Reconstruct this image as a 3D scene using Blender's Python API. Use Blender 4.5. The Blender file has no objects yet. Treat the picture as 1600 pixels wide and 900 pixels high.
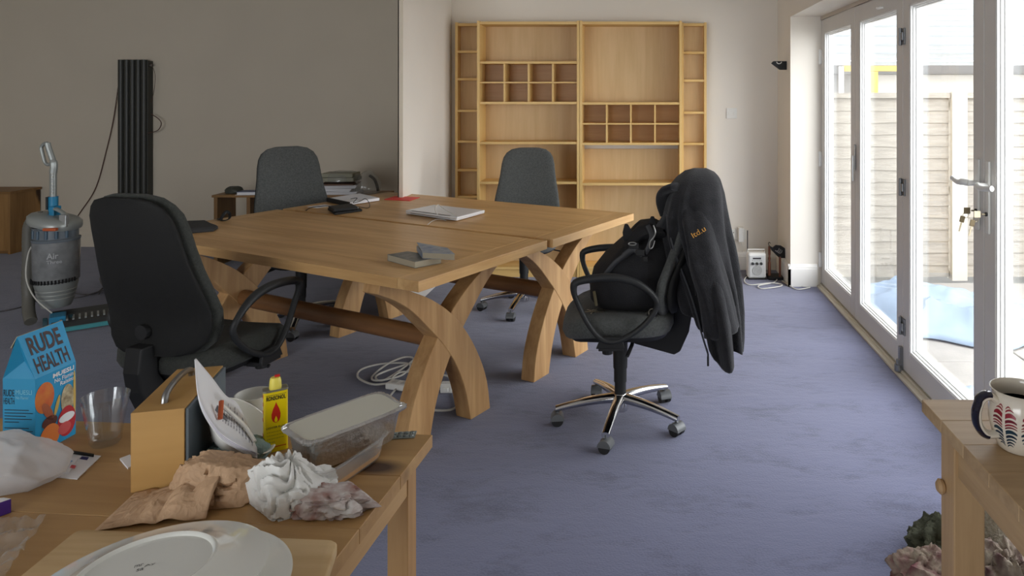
import bpy, bmesh, math, random
from mathutils import Vector, Matrix, noise
random.seed(7)
C = bpy.context.scene.collection
SC = bpy.context.scene
PI = math.pi
# ------------------------------------------------------------------ camera (shift lens, 25 mm)
H0, FPX, PX, PY = 1.4425, 1110.0, 1003.0, 145.0
cam_d = bpy.data.cameras.new('camera'); cam = bpy.data.objects.new('camera', cam_d); C.objects.link(cam)
cam.location = (0, 0, H0); cam.rotation_euler = (PI/2, 0, 0)
cam_d.sensor_width = 36; cam_d.lens = FPX/1600*36
cam_d.shift_x = (800-PX)/1600; cam_d.shift_y = (PY-450)/1600
cam_d.clip_start = 0.05; cam_d.clip_end = 100
SC.camera = cam
# ------------------------------------------------------------------ sky, exposure
SKY = 5.0
w = bpy.data.worlds.new('overcast_sky'); SC.world = w; w.use_nodes = True
bgn = w.node_tree.nodes['Background']; bgn.inputs[0].default_value = (0.93, 0.96, 1.0, 1); bgn.inputs[1].default_value = SKY
def portal(loc, rot, sx, sy):
    l = bpy.data.lights.new('daylight_portal', 'AREA'); l.shape = 'RECTANGLE'; l.size = sx; l.size_y = sy
    l.cycles.is_portal = True
    o = bpy.data.objects.new('daylight_portal', l); o.location = loc; o.rotation_euler = rot; C.objects.link(o)
portal((1.50, 3.6, 1.02), (0, PI/2, 0), 2.0, 3.5)
portal((-2.85, -2.45, 1.25), (-PI/2, 0, PI), 3.4, 1.9)
SC.view_settings.view_transform = 'Standard'
SC.view_settings.look = 'None'
SC.view_settings.gamma = 1
SC.view_settings.use_curve_mapping = False
SC.view_settings.exposure = 0.75
SC.render.film_transparent = False
try:
    SC.cycles.max_bounces = 10; SC.cycles.diffuse_bounces = 7; SC.cycles.transparent_max_bounces = 12
    SC.cycles.caustics_reflective = False; SC.cycles.caustics_refractive = False
except Exception: pass
# ------------------------------------------------------------------ helpers
def P(px, py, D): return Vector(((px-PX)*D/FPX, D, H0-(py-PY)*D/FPX))
def F(px, py, h=0.0):
    D = FPX*(H0-h)/(py-PY); return Vector(((px-PX)*D/FPX, D, h))
def lin(c): return tuple(((v/12.92) if v <= .04045 else ((v+.055)/1.055)**2.4) for v in c)
def rgb(r, g, b): return lin((r/255, g/255, b/255)) + (1,)
def nd(nt, t, **kw):
    n = nt.nodes.new(t)
    for k, v in kw.items(): setattr(n, k, v)
    return n
MATS = {}
def mat(name, col, rough=.6, metal=0, spec=.5, bump=0, bscale=200, var=0, vscale=4, trans=0, ior=1.45, alpha=1, sheen=0, col2=None, coord='Object', detail=3, stretch=(1,1,1), coat=0, emit=0, sub=0):
    if name in MATS: return MATS[name]
    m = bpy.data.materials.new(name); m.use_nodes = True; nt = m.node_tree
    b = nt.nodes['Principled BSDF']; I = b.inputs
    col = rgb(*col)
    I['Base Color'].default_value = col; I['Roughness'].default_value = rough; I['Metallic'].default_value = metal
    I['Specular IOR Level'].default_value = spec; I['Transmission Weight'].default_value = trans; I['IOR'].default_value = ior
    I['Alpha'].default_value = alpha; I['Sheen Weight'].default_value = sheen; I['Coat Weight'].default_value = coat
    if sub: I['Subsurface Weight'].default_value = sub; I['Subsurface Scale'].default_value = .02
    tc = nd(nt, 'ShaderNodeTexCoord'); mp = nd(nt, 'ShaderNodeMapping'); mp.inputs['Scale'].default_value = stretch
    nt.links.new(tc.outputs[coord], mp.inputs[0])
    if var or col2:
        nz = nd(nt, 'ShaderNodeTexNoise'); nz.inputs['Scale'].default_value = vscale; nz.inputs['Detail'].default_value = detail
        nt.links.new(mp.outputs[0], nz.inputs['Vector'])
        rp = nd(nt, 'ShaderNodeValToRGB'); rp.color_ramp.elements[0].position = .3; rp.color_ramp.elements[1].position = .7
        c2 = rgb(*col2) if col2 else tuple(min(1, v*(1+var)) for v in col[:3])+(1,)
        c1 = col if col2 else tuple(v*(1-var) for v in col[:3])+(1,)
        rp.color_ramp.elements[0].color = c1; rp.color_ramp.elements[1].color = c2
        nt.links.new(nz.outputs[0], rp.inputs[0]); nt.links.new(rp.outputs[0], I['Base Color'])
    if bump:
        nb = nd(nt, 'ShaderNodeTexNoise'); nb.inputs['Scale'].default_value = bscale; nb.inputs['Detail'].default_value = 4
        nt.links.new(mp.outputs[0], nb.inputs['Vector'])
        bp = nd(nt, 'ShaderNodeBump'); bp.inputs['Strength'].default_value = bump; bp.inputs['Distance'].default_value = .01
        nt.links.new(nb.outputs[0], bp.inputs['Height']); nt.links.new(bp.outputs[0], I['Normal'])
    MATS[name] = m; return m
def wood(name, c1, c2, axis='x', scale=1.0, rough=.45, knots=0, knotcol=(60, 35, 15)):
    """grain runs along the object's local axis"""
    if name in MATS: return MATS[name]
    m = bpy.data.materials.new(name); m.use_nodes = True; nt = m.node_tree; L = nt.links.new
    b = nt.nodes['Principled BSDF']; b.inputs['Roughness'].default_value = rough; b.inputs['Specular IOR Level'].default_value = .4
    tc = nd(nt, 'ShaderNodeTexCoord'); mp = nd(nt, 'ShaderNodeMapping')
    s = {'x': (1.2, 14, 14), 'y': (14, 1.2, 14), 'z': (14, 14, 1.2)}[axis]
    mp.inputs['Scale'].default_value = tuple(v*scale for v in s); L(tc.outputs['Object'], mp.inputs[0])
    oi = nd(nt, 'ShaderNodeObjectInfo'); ad = nd(nt, 'ShaderNodeVectorMath'); ad.operation = 'ADD'
    mu = nd(nt, 'ShaderNodeVectorMath'); mu.operation = 'SCALE'; mu.inputs['Scale'].default_value = 37
    cb = nd(nt, 'ShaderNodeCombineXYZ'); L(oi.outputs['Random'], cb.inputs[0]); L(oi.outputs['Random'], cb.inputs[1]); L(cb.outputs[0], mu.inputs[0])
    L(mp.outputs[0], ad.inputs[0]); L(mu.outputs[0], ad.inputs[1])
    n1 = nd(nt, 'ShaderNodeTexNoise'); n1.inputs['Scale'].default_value = 1.0; n1.inputs['Detail'].default_value = 5; n1.inputs['Distortion'].default_value = .6
    L(ad.outputs[0], n1.inputs['Vector'])
    n2 = nd(nt, 'ShaderNodeTexNoise'); n2.inputs['Scale'].default_value = 5.5; n2.inputs['Detail'].default_value = 6
    L(ad.outputs[0], n2.inputs['Vector'])
    mx = nd(nt, 'ShaderNodeMath'); mx.operation = 'MULTIPLY_ADD'; mx.inputs[1].default_value = .35; L(n2.outputs[0], mx.inputs[0]); L(n1.outputs[0], mx.inputs[2])
    rp = nd(nt, 'ShaderNodeValToRGB'); e = rp.color_ramp.elements
    e[0].position = .45; e[0].color = rgb(*c2); e[1].position = .85; e[1].color = rgb(*c1)
    L(mx.outputs[0], rp.inputs[0]); out = rp.outputs[0]
    if knots:
        m2 = nd(nt, 'ShaderNodeMapping'); k = {'x': (.45, 1, 1), 'y': (1, .45, 1), 'z': (1, 1, .45)}[axis]
        m2.inputs['Scale'].default_value = tuple(v*knots for v in k); L(tc.outputs['Object'], m2.inputs[0])
        vo = nd(nt, 'ShaderNodeTexVoronoi'); vo.inputs['Scale'].default_value = 1; L(m2.outputs[0], vo.inputs['Vector'])
        r2 = nd(nt, 'ShaderNodeValToRGB'); r2.color_ramp.elements[0].position = .09; r2.color_ramp.elements[1].position = .17
        r2.color_ramp.elements[0].color = (1, 1, 1, 1); r2.color_ramp.elements[1].color = (0, 0, 0, 1); L(vo.outputs['Distance'], r2.inputs[0])
        mc = nd(nt, 'ShaderNodeMix'); mc.data_type = 'RGBA'; L(r2.outputs[0], mc.inputs[0]); L(out, mc.inputs[6]); mc.inputs[7].default_value = rgb(*knotcol)
        out = mc.outputs[2]
    L(out, b.inputs['Base Color'])
    bp = nd(nt, 'ShaderNodeBump'); bp.inputs['Strength'].default_value = .12; bp.inputs['Distance'].default_value = .002
    L(n2.outputs[0], bp.inputs['Height']); L(bp.outputs[0], b.inputs['Normal'])
    MATS[name] = m; return m
def creased(m, scale=40, strength=.8, dist=.004):
    nt = m.node_tree; L = nt.links.new; b = nt.nodes['Principled BSDF']
    tc = nd(nt, 'ShaderNodeTexCoord'); nz = nd(nt, 'ShaderNodeTexNoise'); nz.inputs['Scale'].default_value = scale*.5; L(tc.outputs['Object'], nz.inputs['Vector'])
    mx = nd(nt, 'ShaderNodeMix'); mx.data_type = 'VECTOR'; mx.inputs[0].default_value = .06; L(tc.outputs['Object'], mx.inputs[4]); L(nz.outputs['Color'], mx.inputs[5])
    v = nd(nt, 'ShaderNodeTexVoronoi'); v.feature = 'F1'; v.inputs['Scale'].default_value = scale; L(mx.outputs[1], v.inputs['Vector'])
    v2 = nd(nt, 'ShaderNodeTexVoronoi'); v2.inputs['Scale'].default_value = scale*2.7; L(mx.outputs[1], v2.inputs['Vector'])
    ad = nd(nt, 'ShaderNodeMath'); ad.operation = 'MULTIPLY_ADD'; ad.inputs[1].default_value = .35; L(v2.outputs['Distance'], ad.inputs[0]); L(v.outputs['Distance'], ad.inputs[2])
    bp = nd(nt, 'ShaderNodeBump'); bp.inputs['Strength'].default_value = strength; bp.inputs['Distance'].default_value = dist
    L(ad.outputs[0], bp.inputs['Height']); L(bp.outputs[0], b.inputs['Normal']); return m
def glassmat(name, tint=(1, 1, 1), refl=.06, rough=0.0, haze=0.0):
    m = bpy.data.materials.new(name); m.use_nodes = True; nt = m.node_tree; L = nt.links.new
    nt.nodes.remove(nt.nodes['Principled BSDF']); out = nt.nodes['Material Output']
    t = nd(nt, 'ShaderNodeBsdfTransparent'); t.inputs[0].default_value = tint+(1,)
    g = nd(nt, 'ShaderNodeBsdfGlossy'); g.inputs['Roughness'].default_value = rough
    lw = nd(nt, 'ShaderNodeLayerWeight'); lw.inputs[0].default_value = .5
    pw = nd(nt, 'ShaderNodeMath'); pw.operation = 'POWER'; pw.inputs[1].default_value = 4; L(lw.outputs['Facing'], pw.inputs[0])
    fr = nd(nt, 'ShaderNodeMath'); fr.operation = 'MULTIPLY_ADD'; fr.inputs[1].default_value = .6; fr.inputs[2].default_value = refl*.5; L(pw.outputs[0], fr.inputs[0])
    mx = nd(nt, 'ShaderNodeMixShader'); L(fr.outputs[0], mx.inputs[0]); L(t.outputs[0], mx.inputs[1]); L(g.outputs[0], mx.inputs[2])
    if haze:
        d = nd(nt, 'ShaderNodeBsdfTranslucent'); d.inputs[0].default_value = (.9, .9, .92, 1)
        d2 = nd(nt, 'ShaderNodeBsdfDiffuse'); d2.inputs[0].default_value = (.9, .9, .9, 1)
        a = nd(nt, 'ShaderNodeMixShader'); L(d.outputs[0], a.inputs[1]); L(d2.outputs[0], a.inputs[2])
        m3 = nd(nt, 'ShaderNodeMixShader'); m3.inputs[0].default_value = haze; L(mx.outputs[0], m3.inputs[1]); L(a.outputs[0], m3.inputs[2]); mx = m3
    L(mx.outputs[0], out.inputs[0]); MATS[name] = m; return m

class MB:
    def __init__(s): s.v = []; s.f = []
    def add(s, vs, fs):
        o = len(s.v); s.v += [Vector(v) for v in vs]; s.f += [tuple(i+o for i in f) for f in fs]; return s
    def box(s, x0, y0, z0, x1, y1, z1, M=None):
        vs = [Vector((x, y, z)) for z in (z0, z1) for (x, y) in ((x0, y0), (x1, y0), (x1, y1), (x0, y1))]
        if M: vs = [M @ v for v in vs]
        return s.add(vs, [(3, 2, 1, 0), (4, 5, 6, 7), (0, 1, 5, 4), (1, 2, 6, 5), (2, 3, 7, 6), (3, 0, 4, 7)])
    def loft(s, rings, cap0=True, cap1=True, closed=True):
        n = len(rings[0]); o = len(s.v)
        for r in rings: s.v += [Vector(p) for p in r]
        for i in range(len(rings)-1):
            for j in range(n if closed else n-1):
                k = (j+1) % n
                s.f.append((o+i*n+j, o+i*n+k, o+(i+1)*n+k, o+(i+1)*n+j))
        if cap0: s.f.append(tuple(o+j for j in reversed(range(n))))
        if cap1: s.f.append(tuple(o+(len(rings)-1)*n+j for j in range(n)))
        return s
    def lathe(s, prof, n=24, c=(0, 0, 0), M=None):
        c = Vector(c); rings = []
        for r, z in prof:
            rings.append([Vector((r*math.cos(2*PI*j/n), r*math.sin(2*PI*j/n), z)) for j in range(n)])
        if M: rings = [[M @ p for p in r] for r in rings]
        rings = [[p+c for p in r] for r in rings]
        return s.loft(rings)
    def tube(s, pts, r, n=8, closed=False, flat=1.0, up=None):
        pts = [Vector(p) for p in pts]; N = len(pts); rings = []
        t0 = (pts[1]-pts[0]).normalized()
        u = Vector(up) if up else (Vector((0, 0, 1)) if abs(t0.z) < .9 else Vector((1, 0, 0)))
        for i in range(N):
            a = pts[(i-1) % N] if (closed or i) else pts[0]; b = pts[(i+1) % N] if (closed or i < N-1) else pts[-1]
            t = (b-a); t = t.normalized() if t.length > 1e-9 else t0
            sd = t.cross(u)
            if sd.length < 1e-6: sd = t.cross(Vector((1, .3, 0)))
            sd.normalize(); uu = sd.cross(t).normalized()
            if not up: u = uu
            rr = r[i] if isinstance(r, (list, tuple)) else r
            rings.append([pts[i]+sd*math.cos(2*PI*j/n)*rr+uu*math.sin(2*PI*j/n)*rr*flat for j in range(n)])
        if closed: rings.append(rings[0])
        return s.loft(rings, not closed, not closed)
    def cyl(s, a, b, r, n=16, r2=None):
        return s.tube([a, b], [r, r2 if r2 is not None else r], n)
    def prism(s, poly, fn, t0, t1):
        """poly of 2-D points, fn(p,t)->3-D"""
        return s.loft([[fn(p, t0) for p in poly], [fn(p, t1) for p in poly]])
    def grid(s, fn, nu, nv):
        o = len(s.v)
        for i in range(nu+1):
            for j in range(nv+1): s.v.append(Vector(fn(i/nu, j/nv)))
        for i in range(nu):
            for j in range(nv):
                a = o+i*(nv+1)+j; s.f.append((a, a+nv+1, a+nv+2, a+1))
        return s
    def build(s, name, m, parent=None, smooth=False, bevel=0, seg=2, solid=0, sub=0, angle=35, loc=None):
        me = bpy.data.meshes.new(name); me.from_pydata([tuple(v) for v in s.v], [], s.f); me.validate()
        bm = bmesh.new(); bm.from_mesh(me); bmesh.ops.remove_doubles(bm, verts=bm.verts, dist=1e-6)
        bmesh.ops.recalc_face_normals(bm, faces=bm.faces); bm.to_mesh(me); bm.free()
        me.materials.append(m); o = bpy.data.objects.new(name, me); C.objects.link(o)
        if smooth:
            for p in me.polygons: p.use_smooth = True
            try: me.set_sharp_from_angle(angle=math.radians(angle))
            except Exception: pass
        if parent: o.parent = parent
        if loc is not None: o.location = loc
        if bevel:
            b = o.modifiers.new('bevel', 'BEVEL'); b.width = bevel; b.segments = seg; b.limit_method = 'ANGLE'
        if solid:
            b = o.modifiers.new('solid', 'SOLIDIFY'); b.thickness = solid; b.offset = 0
        if sub:
            b = o.modifiers.new('sub', 'SUBSURF'); b.levels = sub; b.render_levels = sub
        return o
def tag(o, label, cat, group=None):
    o['label'] = label; o['category'] = cat
    if group: o['group'] = group
    return o
def thing(name, label, cat, loc=(0, 0, 0), rz=0, group=None, rot=None):
    o = bpy.data.objects.new(name, None); o.empty_display_size = .1; C.objects.link(o); o.location = loc
    o.rotation_euler = rot if rot else (0, 0, rz); return tag(o, label, cat, group)
def struct(o): o['kind'] = 'structure'; return o
def spl(pts, n=6, closed=False):
    """catmull-rom"""
    pts = [Vector(p) for p in pts]; N = len(pts); out = []
    for i in range(N if closed else N-1):
        g = (lambda k: pts[k % N]) if closed else (lambda k: pts[max(0, min(N-1, k))])
        p0, p1, p2, p3 = g(i-1), g(i), g(i+1), g(i+2)
        for j in range(n):
            t = j/n
            out.append(.5*((2*p1)+(p2-p0)*t+(2*p0-5*p1+4*p2-p3)*t*t+(3*p1-p0-3*p2+p3)*t**3))
    if not closed: out.append(pts[-1])
    return out
def sell(n, a, b, e=.5):
    """superellipse ring"""
    r = []
    for j in range(n):
        t = 2*PI*j/n; c, s_ = math.cos(t), math.sin(t)
        r.append((a*math.copysign(abs(c)**e, c), b*math.copysign(abs(s_)**e, s_)))
    return r
def text(s, width, height, m, parent, name, O, X, Y, bold=0.0, depth=0):
    """lettering laid on a plane: O lower left, X right, Y up (unit vectors), in the parent's space"""
    cu = bpy.data.curves.new('t', 'FONT'); cu.body = s; cu.size = 1; cu.offset = bold; cu.extrude = depth; cu.resolution_u = 3
    o = bpy.data.objects.new('t', cu); C.objects.link(o); bpy.context.view_layer.update()
    me = bpy.data.meshes.new_from_object(o.evaluated_get(bpy.context.evaluated_depsgraph_get()))
    bpy.data.objects.remove(o); bpy.data.curves.remove(cu)
    xs = [v.co.x for v in me.vertices]; ys = [v.co.y for v in me.vertices]
    sx = width/(max(xs)-min(xs)); sy = height/(max(ys)-min(ys)); mx, my = min(xs), min(ys)
    O = Vector(O); X = Vector(X).normalized(); Y = Vector(Y).normalized()
    for v in me.vertices: v.co = O+X*((v.co.x-mx)*sx)+Y*((v.co.y-my)*sy)
    me.name = name; me.materials.clear(); me.materials.append(m)
    ob = bpy.data.objects.new(name, me); C.objects.link(ob)
    if parent: ob.parent = parent
    return ob
def ridged(p, f): return 1-abs(noise.noise(p*f))*2
def crumple(mb, c, sx, sy, sz, seed, amp=.35, freq=3.0, n=42, spikes=None, flat=.25, fine=1.0, cuts=0, folds=None):
    """crumpled lump resting on z=c.z: creased facets (cell borders stand proud), n segments round"""
    sd = Vector((seed*3.1, seed*1.7, seed*.9))
    def cell(q):
        d = noise.voronoi(q)[0]; return min(1, (d[1]-d[0])*1.3)
    rg = random.Random(seed); planes = []
    for _ in range(cuts):
        pn = Vector((rg.gauss(0, 1), rg.gauss(0, 1), rg.gauss(0, 1))).normalized(); planes.append((pn, rg.uniform(.78, 1.05)))
    def fn(u, v):
        th = u*2*PI; ph = v*PI
        d = Vector((math.sin(ph)*math.cos(th), math.sin(ph)*math.sin(th), math.cos(ph)))
        q = d*freq*.33+sd; q = q+noise.noise_vector(q*1.3)*.25
        r = 1+amp*.9*noise.noise(q*1.2)+amp*.75*(.35-cell(q*1.15))+amp*.30*fine*(.35-cell(q*2.6+sd))+amp*.10*fine*(.35-cell(q*6))
        if spikes:
            for (dx, dy, dz, k, pw) in spikes:
                r += k*max(0, d.dot(Vector((dx, dy, dz)).normalized()))**pw
        if folds: r *= 1+folds[1]*(abs(math.sin(folds[0]*th+6*noise.noise(d*1.5+sd)+folds[2]*ph))-.5)*math.sin(ph)**.5
        for (pn, pd) in planes:
            k_ = d.dot(pn)
            if k_ > 1e-4: r = min(r, pd/k_+.06*amp*noise.noise(q*5))
        z = d.z*sz*r
        if z < -sz*flat: z = -sz*flat + (z+sz*flat)*.05
        return (c[0]+d.x*sx*r, c[1]+d.y*sy*r, c[2]+z+sz*flat*1.05)
    mb.grid(fn, n, n//2); return mb

# ------------------------------------------------------------------ materials
M_white = mat('warm_white_paint', (228, 222, 211), .75, var=.02, vscale=2, bump=.02, bscale=60)
M_grey = mat('grey_wall_paint', (212, 202, 184), .8, var=.02, vscale=2, bump=.02, bscale=60)
M_ceil = mat('ceiling_paint', (226, 222, 214), .8)
M_gloss = mat('white_gloss_paint', (232, 230, 224), .35)
M_door = mat('door_paint', (205, 202, 197), .4, var=.02, vscale=6)
M_bead = mat('glazing_bead_paint', (235, 236, 234), .35)
M_alu = mat('threshold_cream', (205, 198, 182), .4)
M_oak = wood('oak_along', (208, 168, 114), (180, 138, 86), 'x', 1.0, .4)
M_oaky = wood('oak_across', (210, 171, 118), (182, 141, 90), 'y', 1.0, .4)
M_oakl = wood('oak_leg', (196, 157, 108), (160, 120, 76), 'z', 1.0, .42)
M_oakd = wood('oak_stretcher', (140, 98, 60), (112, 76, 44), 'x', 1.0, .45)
M_pine = wood('pine_along', (184, 148, 98), (156, 118, 72), 'x', .7, .5, knots=5)
M_piney = wood('pine_across', (192, 156, 108), (164, 126, 80), 'y', .7, .5, knots=5)
M_pinez = wood('pine_upright', (188, 150, 102), (160, 120, 74), 'z', .9, .5, knots=4)
M_birch = wood('birch_edge', (220, 186, 122), (204, 166, 98), 'x', .7, .45)
M_birchz = wood('birch_upright', (222, 188, 124), (206, 168, 100), 'z', .7, .45)
M_back = wood('birch_back_panel', (208, 178, 132), (194, 162, 114), 'z', .8, .5)
M_fab = mat('charcoal_chair_fabric', (82, 84, 82), .95, spec=.2, bump=.5, bscale=350, var=.22, vscale=120, sheen=.1)
M_fabd = mat('black_chair_fabric', (62, 64, 60), .95, spec=.2, bump=.5, bscale=350, var=.15, vscale=120, sheen=.08)
M_blk = mat('black_plastic', (33, 33, 33), .55, spec=.35, bump=.05, bscale=300)
M_blk2 = mat('satin_black_plastic', (40, 41, 41), .5, spec=.35)
M_shell = mat('matt_black_shell', (30, 30, 29), .7, spec=.25, bump=.15, bscale=300)
M_chr = mat('chrome', (205, 205, 205), .12, 1)
M_steel = mat('brushed_steel', (150, 150, 148), .35, 1)
M_darkst = mat('dark_metal', (70, 70, 68), .4, .8)
M_wh = mat('white_plastic', (225, 224, 218), .4)
M_cord = mat('white_cord', (205, 203, 195), .5)
M_dcord = mat('dark_cord', (58, 56, 54), .6)
M_paper = mat('white_paper', (226, 226, 228), .8)
M_ink = mat('dark_ink', (60, 58, 60), .8)
M_fleece = mat('black_fleece', (43, 43, 45), 1.0, spec=.15, bump=.5, bscale=250, sheen=.12, var=.15, vscale=30)
M_canvas = mat('black_canvas', (27, 27, 29), .85, bump=.4, bscale=400)
M_web = mat('black_webbing', (34, 35, 38), .5)
M_glass = glassmat('window_glass')
M_dark = mat('near_black', (18, 18, 18), .7)

# ------------------------------------------------------------------ room shell
def carpet():
    m = bpy.data.materials.new('blue_carpet'); m.use_nodes = True; nt = m.node_tree; L = nt.links.new
    b = nt.nodes['Principled BSDF']; b.inputs['Roughness'].default_value = 1; b.inputs['Specular IOR Level'].default_value = .1
    b.inputs['Sheen Weight'].default_value = .3
    tc = nd(nt, 'ShaderNodeTexCoord')
    a = nd(nt, 'ShaderNodeTexNoise'); a.inputs['Scale'].default_value = 4; a.inputs['Detail'].default_value = 4; a.inputs['Distortion'].default_value = .5
    mp = nd(nt, 'ShaderNodeMapping'); mp.inputs['Scale'].default_value = (.7, 1.5, 1); mp.inputs['Rotation'].default_value = (0, 0, .5)
    L(tc.outputs['Object'], mp.inputs[0]); L(mp.outputs[0], a.inputs['Vector'])
    f = nd(nt, 'ShaderNodeTexNoise'); f.inputs['Scale'].default_value = 140; f.inputs['Detail'].default_value = 3; L(tc.outputs['Object'], f.inputs['Vector'])
    g = nd(nt, 'ShaderNodeTexNoise'); g.inputs['Scale'].default_value = 22; g.inputs['Detail'].default_value = 5; L(mp.outputs[0], g.inputs['Vector'])
    s1 = nd(nt, 'ShaderNodeMath'); s1.operation = 'MULTIPLY_ADD'; s1.inputs[1].default_value = .5; L(f.outputs[0], s1.inputs[0]); L(a.outputs[0], s1.inputs[2])
    s2 = nd(nt, 'ShaderNodeMath'); s2.operation = 'MULTIPLY_ADD'; s2.inputs[1].default_value = .5; L(g.outputs[0], s2.inputs[0]); L(s1.outputs[0], s2.inputs[2])
    rp = nd(nt, 'ShaderNodeValToRGB'); e = rp.color_ramp.elements; e[0].position = .66; e[0].color = rgb(78, 81, 103); e[1].position = .98; e[1].color = rgb(100, 103, 128)
    L(s2.outputs[0], rp.inputs[0]); L(rp.outputs[0], b.inputs['Base Color'])
    bp = nd(nt, 'ShaderNodeBump'); bp.inputs['Strength'].default_value = .6; bp.inputs['Distance'].default_value = .006
    L(s2.outputs[0], bp.inputs['Height']); L(bp.outputs[0], b.inputs['Normal']); return m
WX0, WX1, WY0, WYB, WYG, ZC = -7.0, 1.108, -2.5, 5.80, 6.67, 2.45
DX = 1.337    # inner face of the bifold doors
struct(MB().box(WX0, WY0, -.05, 1.30, WYG, 0).build('floor', carpet()))
struct(MB().box(WX0-.1, WY0-.1, ZC, 1.41, WYG+.1, ZC+.1).build('ceiling', M_ceil))
struct(MB().box(-1.552, WYB, 0, 1.41, WYB+.12, ZC).build('wall_back', M_white))
struct(MB().box(WX0, WYG, 0, -1.58, WYG+.12, ZC).build('wall_far_left', M_grey))
struct(MB().box(-1.577, 4.62, 0, -1.553, WYG+.12, ZC).build('wall_partition', M_white))
struct(MB().box(-1.584, 4.612, 0, -1.5775, WYG, ZC).box(-1.584, 4.612, 0, -1.5535, 4.6195, ZC).build('wall_partition_grey_face', M_grey))
struct(MB().box(WX0-.1, WY0, 0, WX0, WYG+.12, ZC).build('wall_left', M_grey))
# wall behind the camera, with a wide opening added for fill daylight
BW = MB(); wx0, wx1, wz0, wz1 = -4.55, -1.15, .3, 2.2
BW.box(WX0, WY0-.12, 0, wx0, WY0, ZC).box(wx1, WY0-.12, 0, 1.41, WY0, ZC).box(wx0, WY0-.12, 0, wx1, WY0, wz0).box(wx0, WY0-.12, wz1, wx1, WY0, ZC)
struct(BW.build('wall_rear', M_white))
# right wall with the reveal of the doors
DY0, DY1 = 1.93, 5.30
R = MB()
R.box(WX1, DY1, 0, 1.41, WYB, ZC).box(WX1, WY0, 0, 1.41, DY0, ZC).box(WX1, DY0, 2.01, 1.41, DY1, ZC)
struct(R.build('wall_right', M_white))
# baseboards with a moulded top
def baseboard(name, a, b, n, h=.145, m_=None):
    a, b, n = Vector(a), Vector(b), Vector(n)
    prof = [(0, 0), (.018, 0), (.018, h-.035), (.014, h-.03), (.014, h-.02), (.008, h-.006), (.004, h), (0, h)]
    m = MB(); m.loft([[a+n*p[0]+Vector((0, 0, p[1])) for p in prof], [b+n*p[0]+Vector((0, 0, p[1])) for p in prof]])
    return struct(m.build(name, m_ or M_gloss))
baseboard('baseboard_back', (-1.552, WYB, 0), (WX1, WYB, 0), (0, -1, 0))
baseboard('baseboard_far_left', (WX0, WYG, 0), (-1.59, WYG, 0), (0, -1, 0), m_=M_grey)
baseboard('baseboard_right', (WX1, DY1-.018, 0), (WX1, WYB-.018, 0), (-1, 0, 0), .165)
baseboard('baseboard_reveal', (WX1-.018, DY1, 0), (DX-.03, DY1, 0), (0, -1, 0), .165)
baseboard('baseboard_partition', (-1.553, 4.63, 0), (-1.553, WYB-.018, 0), (1, 0, 0))
# threshold track of the doors
T = MB(); T.box(1.30, DY0, -.02, 1.325, DY1-.001, .012).box(1.325, DY0, -.02, 1.333, DY1-.001, .024).box(1.333, DY0, -.02, 1.338, DY1-.001, .010).box(1.338, DY0, -.02, 1.42, DY1-.001, .026)
struct(T.build('trim_1', M_alu))
T = MB(); T.box(DX-.006, DY0, 1.984, DX+.075, DY1-.001, 2.009); T.box(DX-.004, DY0, 2.0, DX+.02, DY1-.001, 2.0095)
struct(T.build('trim_2', mat('frame_head_paint', (186, 176, 163), .5)))
# bifold door leaves
M_hinge = mat('hinge_steel', (135, 137, 140), .4, .7)
PINS = [5.30, 4.457, 3.640, 2.776, 1.93]
def leaf(i, y1, y0):
    d = thing('door_%d' % i, '', ''); del d['label']; del d['category']; struct(d); d.location = (DX, y0+.003, .03)
    W = y1-y0-.006; HT = 1.952; st = .085; gz0, gz1 = .11, HT-.10; th = .068
    f = MB(); f.box(0, 0, 0, th, st, HT).box(0, W-st, 0, th, W, HT).box(0, st, 0, th, W-st, gz0).box(0, st, gz1, th, W-st, HT)
    f.build('frame', M_door, d, bevel=.002)
    # stepped bead round the glass
    for k, (x0, x1, ins, wd) in enumerate(((.004, .040, 0, .007), (.016, .044, .007, .006), (.029, .046, .013, .006))):
        b = MB(); a0, a1, c0, c1 = st+ins, W-st-ins, gz0+ins, gz1-ins
        b.box(x0, a0, c0, x1, a0+wd, c1).box(x0, a1-wd, c0, x1, a1, c1).box(x0, a0+wd, c0, x1, a1-wd, c0+wd).box(x0, a0+wd, c1-wd, x1, a1-wd, c1)
        b.build('glazing_bead', M_bead, d)
    MB().box(.046, st, gz0, .050, W-st, gz1).build('pane', M_glass, d)
    return d, W
D1, W1 = leaf(1, PINS[0], PINS[1]); D2, W2 = leaf(2, PINS[1], PINS[2]); D3, W3 = leaf(3, PINS[2], PINS[3]); D4, W4 = leaf(4, PINS[3], PINS[4])
for z in (.17, .92, 1.68):     # white butt hinges on the jamb
    h = MB(); h.cyl((-.012, W1-.004, z-.055), (-.012, W1-.004, z+.055), .009, 12); h.box(-.012, W1-.02, z-.05, 0, W1+.0, z+.05); h.build('hinge', M_bead, D1, smooth=True)
for z in (.22, .93, 1.70):     # grey folding hinges between leaves 2 and 3
    h = MB(); h.box(-.008, W3-.036, z-.042, 0, W3+.0, z+.042).box(-.008, W3+.006, z-.042, 0, W3+.036, z+.042); h.cyl((-.014, W3+.003, z-.045), (-.014, W3+.003, z+.045), .008, 10)
    h.box(-.017, W3-.03, z-.02, -.008, W3-.008, z+.02); h.build('hinge', M_hinge, D3, bevel=.0015)
h = MB(); h.box(-.018, W3-.004, -.015, 0, W3+.022, .11); h.cyl((-.02, W3+.01, -.013), (-.02, W3+.01, .02), .02, 14); h.cyl((-.02, W3+.01, .02), (-.02, W3+.01, .045), .012, 12); h.build('floor_guide', M_hinge, D3, bevel=.001)
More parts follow.
